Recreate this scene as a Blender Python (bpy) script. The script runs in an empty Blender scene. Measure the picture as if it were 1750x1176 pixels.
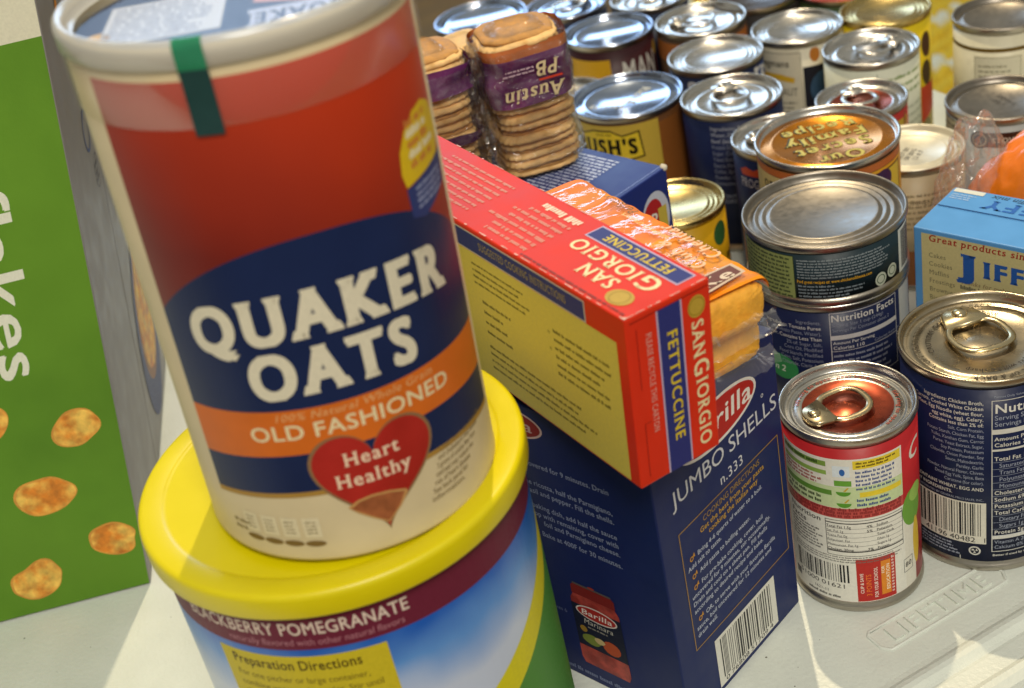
import bpy, bmesh, math, random
from math import sin, cos, pi, radians, atan2, sqrt
from mathutils import Vector, Matrix, Euler, noise
from mathutils.geometry import tessellate_polygon

# ------------------------------------------------------------------ camera, world, lights
SC = bpy.context.scene
COL = SC.collection
F_PX, PITCH, ROLL, CAM_Z = 2368.66, radians(32.0), radians(-12.447), 0.50944
fw = Vector((0, cos(PITCH), -sin(PITCH))); rt = Vector((1, 0, 0)); up = rt.cross(fw)
r2 = rt*cos(ROLL) + up*sin(ROLL); u2 = -rt*sin(ROLL) + up*cos(ROLL)
cd = bpy.data.cameras.new('camera'); cam = bpy.data.objects.new('camera', cd); COL.objects.link(cam)
M = Matrix((r2, u2, -fw)).transposed().to_4x4(); M.translation = Vector((0, 0, CAM_Z)); cam.matrix_world = M
cd.sensor_width = 36; cd.lens = 36*F_PX/1750; cd.clip_start = .02; cd.clip_end = 60
cd.dof.use_dof = True; cd.dof.focus_distance = .655; cd.dof.aperture_fstop = 11
SC.camera = cam
SC.view_settings.view_transform = 'Standard'; SC.view_settings.look = 'None'
SC.view_settings.exposure = 0; SC.view_settings.gamma = 1
SC.cycles.max_bounces = 8; SC.cycles.transparent_max_bounces = 16
SC.cycles.caustics_reflective = False; SC.cycles.caustics_refractive = False
W = bpy.data.worlds.new('World'); SC.world = W; W.use_nodes = True
bg = W.node_tree.nodes['Background']; bg.inputs[0].default_value = (.98, .97, .85, 1); bg.inputs[1].default_value = .33

def lamp(name, kind, loc, target, energy, color, **kw):
    l = bpy.data.lights.new(name, kind); l.energy = energy; l.color = color
    for k, v in kw.items(): setattr(l, k, v)
    o = bpy.data.objects.new(name, l); COL.objects.link(o); o.location = loc
    o.rotation_euler = (Vector(target)-Vector(loc)).to_track_quat('-Z', 'Y').to_euler()
    return o
# low window behind the table, cool daylight
lamp('window_light', 'AREA', (-.15, 3.6, 1.06), (.1, .8, .1), 29, (.48, .70, 1.0), shape='RECTANGLE', size=2.1, size_y=.82)
# hard warm light falling from behind and above (sun patch through the window)
AZ, EL = radians(78), radians(63)
kd = Vector((cos(AZ)*cos(EL), sin(AZ)*cos(EL), sin(EL)))
kl = lamp('sun_patch_light', 'SPOT', Vector((0, .55, 0))+kd*3.2, (0, .55, 0), 200, (1.0, .82, .54), spot_size=radians(40), spot_blend=.3, shadow_soft_size=.02)
# room lamp above and beside the camera
lamp('room_light', 'AREA', (.15, -.75, 1.75), (.05, .6, .1), 28, (1.0, .93, .80), shape='DISK', size=.7)

# ------------------------------------------------------------------ helpers: materials
def lin(c):
    if isinstance(c, str):
        c = [int(c[i:i+2], 16)/255 for i in (0, 2, 4)]
    return tuple((x/12.92 if x <= .04045 else ((x+.055)/1.055)**2.4) for x in c)
MATS = {}
def nn(t, kind, **kw):
    n = t.nodes.new(kind)
    for k, v in kw.items():
        if k in n.inputs: n.inputs[k].default_value = v
        else: setattr(n, k, v)
    return n
def mat(name, col, rough=.45, metal=0., coat=0., var=.07, scale=120., bump=0., bscale=400., spec=.5, col2=None, c2scale=60., c2lo=.4, c2hi=.6, aniso=0., emit=0, sss=0):
    if name in MATS: return MATS[name]
    m = bpy.data.materials.new(name); m.use_nodes = True; t = m.node_tree; b = t.nodes['Principled BSDF']
    c = lin(col); b.inputs['Roughness'].default_value = rough; b.inputs['Metallic'].default_value = metal
    b.inputs['Coat Weight'].default_value = coat; b.inputs['Coat Roughness'].default_value = .15
    b.inputs['Specular IOR Level'].default_value = spec
    if sss: b.inputs['Subsurface Weight'].default_value = sss; b.inputs['Subsurface Radius'].default_value = (.01, .008, .004); b.inputs['Subsurface Scale'].default_value = .3
    tc = nn(t, 'ShaderNodeTexCoord')
    nz = nn(t, 'ShaderNodeTexNoise'); nz.inputs['Scale'].default_value = scale; nz.inputs['Detail'].default_value = 5
    t.links.new(tc.outputs['Object'], nz.inputs['Vector'])
    src = None
    if col2 is not None:
        n2 = nn(t, 'ShaderNodeTexNoise'); n2.inputs['Scale'].default_value = c2scale; n2.inputs['Detail'].default_value = 6
        t.links.new(tc.outputs['Object'], n2.inputs['Vector'])
        cr = nn(t, 'ShaderNodeValToRGB'); cr.color_ramp.elements[0].position = c2lo; cr.color_ramp.elements[1].position = c2hi
        cr.color_ramp.elements[0].color = (*c, 1); cr.color_ramp.elements[1].color = (*lin(col2), 1)
        t.links.new(n2.outputs[0], cr.inputs[0]); src = cr.outputs[0]
    mx = nn(t, 'ShaderNodeMix', data_type='RGBA', blend_type='MULTIPLY'); mx.inputs[0].default_value = 1
    if src: t.links.new(src, mx.inputs[6])
    else: mx.inputs[6].default_value = (*c, 1)
    mr = nn(t, 'ShaderNodeMapRange'); mr.inputs[1].default_value = .3; mr.inputs[2].default_value = .7
    mr.inputs[3].default_value = 1-var; mr.inputs[4].default_value = 1+var
    t.links.new(nz.outputs[0], mr.inputs[0]); t.links.new(mr.outputs[0], mx.inputs[7]); t.links.new(mx.outputs[2], b.inputs['Base Color'])
    m2 = nn(t, 'ShaderNodeMapRange'); m2.inputs[1].default_value = .3; m2.inputs[2].default_value = .7
    m2.inputs[3].default_value = max(.02, rough*.85); m2.inputs[4].default_value = min(1, rough*1.2)
    t.links.new(nz.outputs[0], m2.inputs[0]); t.links.new(m2.outputs[0], b.inputs['Roughness'])
    if bump:
        n3 = nn(t, 'ShaderNodeTexNoise'); n3.inputs['Scale'].default_value = bscale; n3.inputs['Detail'].default_value = 4
        t.links.new(tc.outputs['Object'], n3.inputs['Vector'])
        bp = nn(t, 'ShaderNodeBump'); bp.inputs['Strength'].default_value = bump; bp.inputs['Distance'].default_value = .001
        t.links.new(n3.outputs[0], bp.inputs['Height']); t.links.new(bp.outputs[0], b.inputs['Normal'])
    MATS[name] = m; return m
def film(name, tint=(1, 1, 1), bump=1., bscale=45., gloss=.16, haze=.05, rough=.12, fres=.6):
    if name in MATS: return MATS[name]
    m = bpy.data.materials.new(name); m.use_nodes = True; t = m.node_tree; t.nodes.clear()
    out = nn(t, 'ShaderNodeOutputMaterial'); tr = nn(t, 'ShaderNodeBsdfTransparent'); tr.inputs[0].default_value = (*tint, 1)
    gl = nn(t, 'ShaderNodeBsdfGlossy'); gl.inputs['Roughness'].default_value = rough
    df = nn(t, 'ShaderNodeBsdfDiffuse'); df.inputs[0].default_value = (.9, .9, .88, 1)
    tc = nn(t, 'ShaderNodeTexCoord'); nz = nn(t, 'ShaderNodeTexNoise'); nz.inputs['Scale'].default_value = bscale; nz.inputs['Detail'].default_value = 4; nz.inputs['Distortion'].default_value = 1.2
    bp = nn(t, 'ShaderNodeBump'); bp.inputs['Strength'].default_value = bump; bp.inputs['Distance'].default_value = .006
    t.links.new(tc.outputs['Object'], nz.inputs[0]); t.links.new(nz.outputs[0], bp.inputs['Height'])
    fr = nn(t, 'ShaderNodeFresnel'); fr.inputs[0].default_value = 1.45
    t.links.new(bp.outputs[0], gl.inputs['Normal'])
    ad = nn(t, 'ShaderNodeMath', operation='MULTIPLY_ADD'); ad.inputs[1].default_value = fres; ad.inputs[2].default_value = gloss
    t.links.new(fr.outputs[0], ad.inputs[0]); ad.use_clamp = True
    m1 = nn(t, 'ShaderNodeMixShader'); m1.inputs[0].default_value = haze
    t.links.new(tr.outputs[0], m1.inputs[1]); t.links.new(df.outputs[0], m1.inputs[2])
    m2 = nn(t, 'ShaderNodeMixShader'); t.links.new(ad.outputs[0], m2.inputs[0]); t.links.new(m1.outputs[0], m2.inputs[1]); t.links.new(gl.outputs[0], m2.inputs[2])
    t.links.new(m2.outputs[0], out.inputs[0]); MATS[name] = m; return m
def ink(hexcol, rough=.42):
    return mat('ink_'+hexcol+('' if rough == .42 else '_%d' % int(rough*100)), hexcol, rough, var=.05, scale=700, spec=.2)

# ------------------------------------------------------------------ helpers: objects
def obj(name, me, mats, parent=None, smooth=True, loc=None):
    o = bpy.data.objects.new(name, me); COL.objects.link(o)
    for m in (mats if isinstance(mats, (list, tuple)) else [mats]): me.materials.append(m)
    if smooth: me.polygons.foreach_set('use_smooth', [True]*len(me.polygons))
    if parent: o.parent = parent
    if loc is not None: o.location = loc
    return o
def pym(name, v, f, mi=None):
    me = bpy.data.meshes.new(name); me.from_pydata(v, [], f); me.update()
    if mi: me.polygons.foreach_set('material_index', mi)
    return me
def thing(name, label, cat, loc=(0, 0, 0), rot=(0, 0, 0), group=None):
    o = bpy.data.objects.new(name, None); COL.objects.link(o); o.location = loc; o.rotation_euler = rot
    o.empty_display_size = .02; o['label'] = label; o['category'] = cat
    if group: o['group'] = group
    return o
def lathe_mesh(name, prof, seg=96, mi=None, sharp=None):
    v = []; f = []; m = []
    rows = []
    for (r, z) in prof:
        if r < 1e-6: rows.append([len(v)]); v.append((0, 0, z))
        else:
            rows.append(list(range(len(v), len(v)+seg)))
            v += [(r*cos(2*pi*k/seg), r*sin(2*pi*k/seg), z) for k in range(seg)]
    for i in range(len(rows)-1):
        a, b = rows[i], rows[i+1]
        for k in range(seg):
            k2 = (k+1) % seg
            if len(a) == 1 and len(b) == 1: continue
            if len(a) == 1: f.append((a[0], b[k2], b[k]))
            elif len(b) == 1: f.append((a[k], a[k2], b[0]))
            else: f.append((a[k], a[k2], b[k2], b[k]))
            m.append(mi[i] if mi else 0)
    return pym(name, v, f, m)
def bevel_box(name, sx, sy, sz, bev=.0008, seg=2):
    bm = bmesh.new(); bmesh.ops.create_cube(bm, size=1)
    for v in bm.verts: v.co = Vector(((v.co.x+.5)*sx, (v.co.y+.5)*sy, (v.co.z+.5)*sz))
    bmesh.ops.bevel(bm, geom=list(bm.edges), offset=bev, segments=seg, profile=.5, affect='EDGES')
    me = bpy.data.meshes.new(name); bm.to_mesh(me); bm.free(); return me
def tube_pts(path, rad, seg=8, closed=False, flat=1.0, off=0):
    v = []; f = []; n = len(path)
    for i, p in enumerate(path):
        a = path[(i-1) % n] if closed or i > 0 else path[i]; b = path[(i+1) % n] if closed or i < n-1 else path[i]
        t = (Vector(b)-Vector(a)).normalized(); s = t.cross(Vector((0, 0, 1))).normalized(); q = s.cross(t)
        for k in range(seg):
            w = 2*pi*k/seg; v.append(Vector(p)+s*rad*cos(w)+q*rad*flat*sin(w))
    for i in range(n if closed else n-1):
        for k in range(seg):
            j = (i+1) % n; f.append((off+i*seg+k, off+i*seg+(k+1) % seg, off+j*seg+(k+1) % seg, off+j*seg+k))
    return v, f

# ------------------------------------------------------------------ lettering
GL = {}
def glyph_setup():
    chars = "ABCDEFGHIJKLMNOPQRSTUVWXYZabcdefghijklmnopqrstuvwxyz0123456789.,:;&%'\"()-*"
    cu = bpy.data.curves.new('glyphs', 'FONT'); ob = bpy.data.objects.new('glyphs', cu); COL.objects.link(ob)
    cu.resolution_u = 3; cu.size = 1
    dg = bpy.context.evaluated_depsgraph_get()
    def grab(s):
        cu.body = s; ob.update_tag(); dg.update()
        ev = ob.evaluated_get(dg); me = ev.to_mesh()
        vs = [(v.co.x, v.co.y) for v in me.vertices]; fs = [tuple(p.vertices) for p in me.polygons]
        ev.to_mesh_clear(); return vs, fs
    for key, res in (('r', 3), ('h', 9)):
        cu.resolution_u = res
        wid = lambda s: (lambda vs: max(v[0] for v in vs)-min(v[0] for v in vs))(grab(s)[0])
        cap = max(v[1] for v in grab('H')[0]); base = wid('HH')
        G = {}
        for c in (chars if key == 'r' else 'QUAKEROTSJIFYBH\'N GCPedlaryihtu&'.replace(' ', '')):
            vs, fs = grab(c)
            adv = wid('H'+c+'H')-base
            G[c] = ([(x/cap, y/cap) for x, y in vs], fs, adv/cap)
        G[' '] = ([], [], .36)
        GL[key] = G
    bpy.data.objects.remove(ob); bpy.data.curves.remove(cu)
    # bold weights: the outline repeated a hair apart; slab serifs are added on the ends of the stems
    def derive(src, dst, sh, s=0, th=0):
        G = {}
        for c, (vs, fs, adv) in GL[src].items():
            vs = list(vs); fs = list(fs)
            if s and c.isalpha():
                cnt = {}
                for f in fs:
                    for i in range(len(f)):
                        e = tuple(sorted((f[i], f[(i+1) % len(f)]))); cnt[e] = cnt.get(e, 0)+1
                y1 = max(v[1] for v in vs)
                for (a, b), n in cnt.items():
                    if n != 1 or abs(vs[a][1]-vs[b][1]) > .012: continue
                    x0, x1, y = min(vs[a][0], vs[b][0]), max(vs[a][0], vs[b][0]), vs[a][1]
                    if not .07 < x1-x0 < .30: continue
                    if abs(y) < .03: d = 1
                    elif abs(y-1) < .03 or (c.islower() and abs(y-y1) < .03): d = -1
                    else: continue
                    k = len(vs)
                    vs += [(x0-s, y), (x1+s, y), (x1+s*.9, y+d*th*.6), (x1, y+d*th*1.4), (x0, y+d*th*1.4), (x0-s*.9, y+d*th*.6)]
                    fs.append((k, k+1, k+2, k+3, k+4, k+5) if d > 0 else (k+5, k+4, k+3, k+2, k+1, k))
            V = []; F = []
            for j, (dx, dy) in enumerate(sh):
                k = len(V); V += [(x+dx, y*(1-2*abs(dy))+abs(dy)+dy) for x, y in vs]; F += [tuple(k+i for i in f) for f in fs]
            G[c] = (V, F, adv+s*.9+2*max(q[0] for q in sh))
        GL[dst] = G
    derive('r', 'b', ((-.025, 0), (.025, 0), (0, .02), (0, -.02)))
    derive('r', 's', ((0, 0),), .085, .06)
    derive('r', 'S', ((-.035, 0), (0, .02), (.035, 0), (0, -.02)), .075, .07)
    derive('h', 'Q', ((-.085, .0), (-.045, .045), (0, .045), (.045, .045), (-.045, -.045), (0, -.045), (.045, -.045), (.085, 0)), .05, .09)
glyph_setup()
EPS = .00003
COPIES = {'b': 4, 'S': 4, 'Q': 8}
class Dec:
    """flat print: polygons in label coordinates (metres), z = ink layer"""
    def __init__(s): s.v = []; s.f = []; s.m = []; s.mats = []
    def mi(s, m):
        if isinstance(m, str): m = ink(m)
        if m not in s.mats: s.mats.append(m)
        return s.mats.index(m)
    def raw(s, pts, faces, m, L):
        k = len(s.v); i = s.mi(m); s.v += [(x, y, L*EPS) for x, y in pts]
        for f in faces: s.f.append(tuple(k+a for a in f)); s.m.append(i)
    def poly(s, pts, m, L=1):
        if len(pts) <= 4: s.raw(pts, [tuple(range(len(pts)))], m, L); return
        tri = tessellate_polygon([[Vector((x, y, 0)) for x, y in pts]])
        s.raw(pts, [tuple(t) for t in tri], m, L)
    def rect(s, x0, y0, x1, y1, m, L=1): s.raw([(x0, y0), (x1, y0), (x1, y1), (x0, y1)], [(0, 1, 2, 3)], m, L)
    def frame(s, x0, y0, x1, y1, w, m, L=2):
        s.rect(x0, y0, x1, y0+w, m, L); s.rect(x0, y1-w, x1, y1, m, L); s.rect(x0, y0+w, x0+w, y1-w, m, L); s.rect(x1-w, y0+w, x1, y1-w, m, L)
    def ell(s, cx, cy, rx, ry, m, L=1, rot=0, n=36, wob=0, seed=0):
        rnd = random.Random(seed); ph = [rnd.uniform(0, 6.3) for _ in range(5)]
        pts = []
        for k in range(n):
            a = 2*pi*k/n; q = 1+wob*sum(sin((j+2)*a+ph[j])/(j+1.5) for j in range(5))
            x, y = rx*cos(a)*q, ry*sin(a)*q; pts.append((cx+x*cos(rot)-y*sin(rot), cy+x*sin(rot)+y*cos(rot)))
        s.raw(pts+[(cx, cy)], [(k, (k+1) % n, n) for k in range(n)], m, L)
    def ring(s, cx, cy, r0, r1, m, L=1, n=72):
        pts = [(cx+r*cos(2*pi*k/n), cy+r*sin(2*pi*k/n)) for r in (r0, r1) for k in range(n)]
        s.raw(pts, [(k, (k+1) % n, n+(k+1) % n, n+k) for k in range(n)], m, L)
    def width(s, txt, size, font='r', sx=1, track=0): return sum((GL[font].get(c, GL[font][' '])[2]+track) for c in txt)*size*sx
    def text(s, txt, x, y, size, m, L=2, font='r', align='l', sx=1., rot=0, shear=0, track=0, fit=None, arc=None):
        if fit: sx = fit/max(1e-9, s.width(txt, size, font, 1, track))
        w = s.width(txt, size, font, sx, track); cx = {'l': 0, 'c': -w/2, 'r': -w}[align]
        cr, sr = cos(rot), sin(rot)
        for c in txt:
            g = GL[font].get(c, GL[font][' '])
            if g[0]:
                pts = []
                for gx, gy in g[0]:
                    px = cx+(gx+shear*gy)*size*sx; py = gy*size
                    if arc: py += arc(px)
                    pts.append((x+px*cr-py*sr, y+px*sr+py*cr))
                nc = COPIES.get(font, 1); q = len(pts)//nc; fq = len(g[1])//nc
                for j in range(nc): s.raw(pts[j*q:(j+1)*q], [tuple(i-j*q for i in f) for f in g[1][j*fq:(j+1)*fq]], m, L+j*.12)
            cx += (g[2]+track)*size*sx
    def greek(s, x0, y0, x1, y1, n, m, L=2, seed=1, fill=.55, ragged=.25, align='l', dens=1., rot=False):
        """unreadably small type: words made of letter-sized ticks"""
        rnd = random.Random(seed); lh = (y1-y0)/n; xh = lh*fill*.72
        for i in range(n):
            yb = y1-(i+1)*lh+lh*.22; wmax = (x1-x0)*(1-ragged*rnd.random()); words = []; x = 0
            while x < wmax:
                wl = rnd.randint(2, 8); 
                for k in range(wl):
                    lw = xh*rnd.uniform(.45, .8)
                    if x+lw > wmax: break
                    words.append((x, lw*.8, xh*(1.35 if rnd.random() < .25 else 1))); x += lw
                x += xh*.6
            tot = words[-1][0]+words[-1][1] if words else 0
            o = x0 if align == 'l' else (x1-tot if align == 'r' else (x0+x1-tot)/2)
            for wx, lw, h in words: s.rect(o+wx, yb, o+wx+lw, yb+h, m, L)
    def shift(s, dx, dy, ymax=9): s.v = [(x+dx, min(ymax, y+dy), z) for x, y, z in s.v]
    def barcode(s, x0, y0, x1, y1, m='15151a', L=3, seed=3, vert=False):
        rnd = random.Random(seed); x = x0; step = (x1-x0)/95
        while x < x1-step:
            w = step*rnd.choice((1, 1, 2, 3)); s.rect(x, y0, min(x+w*.92, x1), y1, m, L); x += w+step*rnd.choice((1, 1, 2, 2, 3))
    def build(s, name, parent, mp, cut=None, loc=None):
        me = bpy.data.meshes.new(name); me.from_pydata(s.v, [], s.f); me.polygons.foreach_set('material_index', s.m); me.update()
        bm = bmesh.new(); bm.from_mesh(me)
        if cut:
            xs = [v.co.x for v in bm.verts]; x = (math.floor(min(xs)/cut)+1)*cut
            while x < max(xs):
                fs = [f for f in bm.faces if min(v.co.x for v in f.verts) < x-1e-7 and max(v.co.x for v in f.verts) > x+1e-7]
                if fs:
                    ge = set(fs)
                    for f in fs: ge.update(f.edges); ge.update(f.verts)
                    bmesh.ops.bisect_plane(bm, geom=list(ge), plane_co=(x, 0, 0), plane_no=(1, 0, 0), dist=1e-8)
                x += cut
        uv = bm.loops.layers.uv.new('UVMap')
        for f in bm.faces:
            for l in f.loops: l[uv].uv = (l.vert.co.x, l.vert.co.y)
        for v in bm.verts: v.co = mp(v.co)
        bm.to_mesh(me); bm.free()
        return obj(name, me, s.mats, parent, smooth=False, loc=loc)
def cyl(r, a0): return lambda c: Vector(((r+c.z)*cos(a0+c.x/r), (r+c.z)*sin(a0+c.x/r), c.y))
def pln(O, ex, ey):
    O, ex, ey = Vector(O), Vector(ex), Vector(ey); n = ex.cross(ey); return lambda c: O+ex*c.x+ey*c.y+n*c.z
def polar(R, z, a0): return lambda c: Vector(((R+c.y)*cos(a0-c.x/R), (R+c.y)*sin(a0-c.x/R), z+c.z))

# ------------------------------------------------------------------ shared materials
TIN = mat('tin_plate', 'c9c5be', .24, 1., var=.06, scale=90, bump=.06, bscale=900)
TIND = mat('tin_plate_dull', 'b3aca0', .33, 1., var=.08, scale=70, bump=.1, bscale=700)
GOLD = mat('tin_plate_gold_lacquer', 'c2ab70', .27, 1., var=.07, scale=90, bump=.06, bscale=900)
CREAM_LID = mat('cream_lacquered_lid', 'ded6bd', .35, .25, var=.05)
ORANGE_LID = mat('orange_lacquered_lid', 'c07a1c', .25, .75, var=.08, scale=150)
RED_LID = mat('red_lacquered_lid', 'a04a34', .27, .9, var=.1, scale=150)
GREY_LID = mat('grey_matte_lid', '8d867c', .36, .9, var=.06, scale=250, bump=.05, bscale=1500)

# ------------------------------------------------------------------ setting: floor, rug, table
TA = radians(22); ES = Vector((cos(TA), sin(TA), 0)); EN = Vector((-sin(TA), cos(TA), 0))
fl = obj('floor', pym('floor', [(-3, -2, -.74), (4, -2, -.74), (4, 5.5, -.74), (-3, 5.5, -.74)], [(0, 1, 2, 3)]), mat('wood_floor', '8a6a3c', .5, var=.25, scale=9), smooth=False)
fl['kind'] = 'structure'
def rug():
    root = thing('woven_rug', 'yellow woven rug on the floor beyond the white table', 'rug', (0, 0, 0))
    b = obj('backing', pym('rug_backing', [(.45, 1.7, -.735), (1.8, 1.7, -.735), (1.8, 4.2, -.735), (.45, 4.2, -.735)], [(0, 1, 2, 3)]), mat('rug_backing', '6a4c08', .9), root, smooth=False)
    rnd = random.Random(5); v = []; f = []; mi = []
    a = radians(38); ca, sa = cos(a), sin(a)
    for i in range(-66, 67):
        for j in range(-34, 35):
            x = i*.026+(.013 if j % 2 else 0); y = j*.040
            X, Y = 1.12+x*ca-y*sa, 2.95+x*sa+y*ca
            if not (.48 < X < 1.75 and 1.8 < Y < 4.1): continue
            k = len(v); lx, ly, lz = .0115, .0215, .018*rnd.uniform(.7, 1.2)
            for (px, py, pz) in ((-1, -.6, 0), (-.4, -1, 0), (.4, -1, 0), (1, -.6, 0), (1, .6, 0), (.4, 1, 0), (-.4, 1, 0), (-1, .6, 0), (-.45, -.4, 1), (.45, -.4, 1), (.45, .4, 1), (-.45, .4, 1)):
                qx, qy = px*lx, py*ly; v.append((X+qx*ca-qy*sa, Y+qx*sa+qy*ca, -.734+pz*lz))
            F = [(8, 9, 10, 11), (0, 1, 8), (1, 2, 9, 8), (2, 3, 9), (3, 4, 10, 9), (4, 5, 10), (5, 6, 11, 10), (6, 7, 11), (7, 0, 8, 11)]
            f += [tuple(k+q for q in t) for t in F]
            g = noise.noise(Vector((X*9, Y*9, 0))); mi += [1 if g+rnd.uniform(-.25, .25) > .36 else 0]*len(F)
    o = obj('weave', pym('rug_weave', v, f, mi), [mat('rug_yellow', 'f4cc34', .8, var=.2, scale=80), mat('rug_pale', 'f2ecd0', .8, var=.1)], root)
    o['kind'] = 'stuff'
rug()
def table():
    prof = [(1.18, -.030), (1.18, -.006), (1.174, 0), (.3655, 0), (.3625, .0004), (.3600, .0020), (.3575, .0026), (.3550, .0022), (.3525, .0003), (.3510, -.0004), (.3490, 0), (.3395, .0002), (.3365, .0018), (.3335, .0014), (.3300, -.0010), (.3270, -.006), (.3255, -.014), (.3255, -.030)]
    s0, s1 = -.75, .772; v = []; f = []; n = len(prof)
    for s, dz in ((s0, 0), (s1-.006, 0), (s1, -.006), (s1, -.03)):
        for (q, z) in prof: p = ES*s+EN*q; v.append((p.x, p.y, z+dz if dz > -.03 else -.03))
    for i in range(3):
        for k in range(n-1): f.append((i*n+k, i*n+k+1, (i+1)*n+k+1, (i+1)*n+k))
    me = pym('table_top', v, f)
    m = mat('white_moulded_plastic', 'dadfd6', .36, var=.035, scale=35, bump=.32, bscale=420, spec=.5)
    t = thing('folding_table', 'white moulded plastic folding table with raised edge carrying the groceries', 'table', (0, 0, 0))
    t['kind'] = 'structure'
    o = obj('table_top', me, m, t, smooth=False)
    # moulded maker's name in a sunken frame
    d = Dec(); d.text('LIFETIME', 0, 0, .0088, m, 0, 'r', 'l', fit=.064, track=.08)
    fx0, fx1, fy0, fy1 = -.0075, .0725, -.0032, .0122
    me2 = bpy.data.meshes.new('maker_name'); bm = bmesh.new()
    vs = [bm.verts.new((x, y, 0)) for x, y, z in d.v]
    for q in d.f:
        try: bm.faces.new([vs[i] for i in q])
        except ValueError: pass
    bmesh.ops.remove_doubles(bm, verts=bm.verts, dist=1e-6)
    r = bmesh.ops.extrude_face_region(bm, geom=list(bm.faces))
    for e in r['geom']:
        if isinstance(e, bmesh.types.BMVert): e.co.z += .0013
    O = ES*.3165+EN*.3832; mp = pln(O, ES, EN)
    for q in bm.verts: q.co = mp(q.co)
    bm.to_mesh(me2); bm.free(); obj('maker_name', me2, m, t, smooth=False)
    path = [mp(Vector((x, y, .0001))) for x, y in ((fx0+.003, fy0), (fx1-.003, fy0), (fx1, (fy0+fy1)/2-.002), (fx1, fy1), (fx0+.002, fy1), (fx0, fy1-.002), (fx0, fy0+.004))]
    vv = []; ff = []
    dense = []
    for i in range(len(path)):
        a, b = path[i], path[(i+1) % len(path)]
        for k in range(6): dense.append(a.lerp(b, k/6))
    vv, ff = tube_pts(dense, .0009, 8, True, .9); obj('name_frame', pym('name_frame', vv, ff), m, t)
    # specks of dirt and scuffs on the plastic
    rnd = random.Random(9); d = Dec(); sp = mat('dirt_speck', '5e584a', .8)
    for k in range(150):
        s, q = rnd.uniform(-.35, .5), rnd.uniform(.375, .75)
        p = ES*s+EN*q; rr = rnd.choice((.00025, .0003, .0004, .0006)); d.ell(p.x, p.y, rr, rr*rnd.uniform(.6, 1), sp, 1, n=7)
    st = d.build('speck', t, pln((0, 0, 0), (1, 0, 0), (0, 1, 0))); st['kind'] = 'stuff'
table()

# ------------------------------------------------------------------ tins
def tab_mesh(r):
    """ring pull: nose with rivet towards the rim (+x), finger ring towards the middle"""
    v = []; f = []
    n = 40; path = []
    a, b = .34*r, .34*r; cx = .06*r
    for k in range(n):
        w = 2*pi*k/n; c, s = cos(w), sin(w); e = .75
        path.append(Vector((cx+a*math.copysign(abs(c)**e, c), b*math.copysign(abs(s)**e, s), .0022+.0008*max(0, -c))))
    tv, tf = tube_pts(path, .0019, 8, True, .55); v += tv; f += tf
    # nose plate
    out = []
    for k in range(19):
        w = -pi/2+pi*k/18; out.append((.56*r+.16*r*cos(w), .235*r*sin(w)))
    out += [(cx+a*.80, .30*r), (cx+a*.80, -.30*r)]
    k0 = len(v); n2 = len(out)
    for z, sc in ((.0012, 1), (.0028, 1), (.0034, .93)):
        for x, y in out: v.append(Vector((.4*r+(x-.4*r)*sc, y*sc, z)))
    for q in range(2):
        for k in range(n2): k2 = (k+1) % n2; f.append((k0+q*n2+k, k0+q*n2+k2, k0+(q+1)*n2+k2, k0+(q+1)*n2+k))
    f.append(tuple(k0+2*n2+k for k in range(n2)))
    return pym('pull_tab', [tuple(x) for x in v], f)
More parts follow.
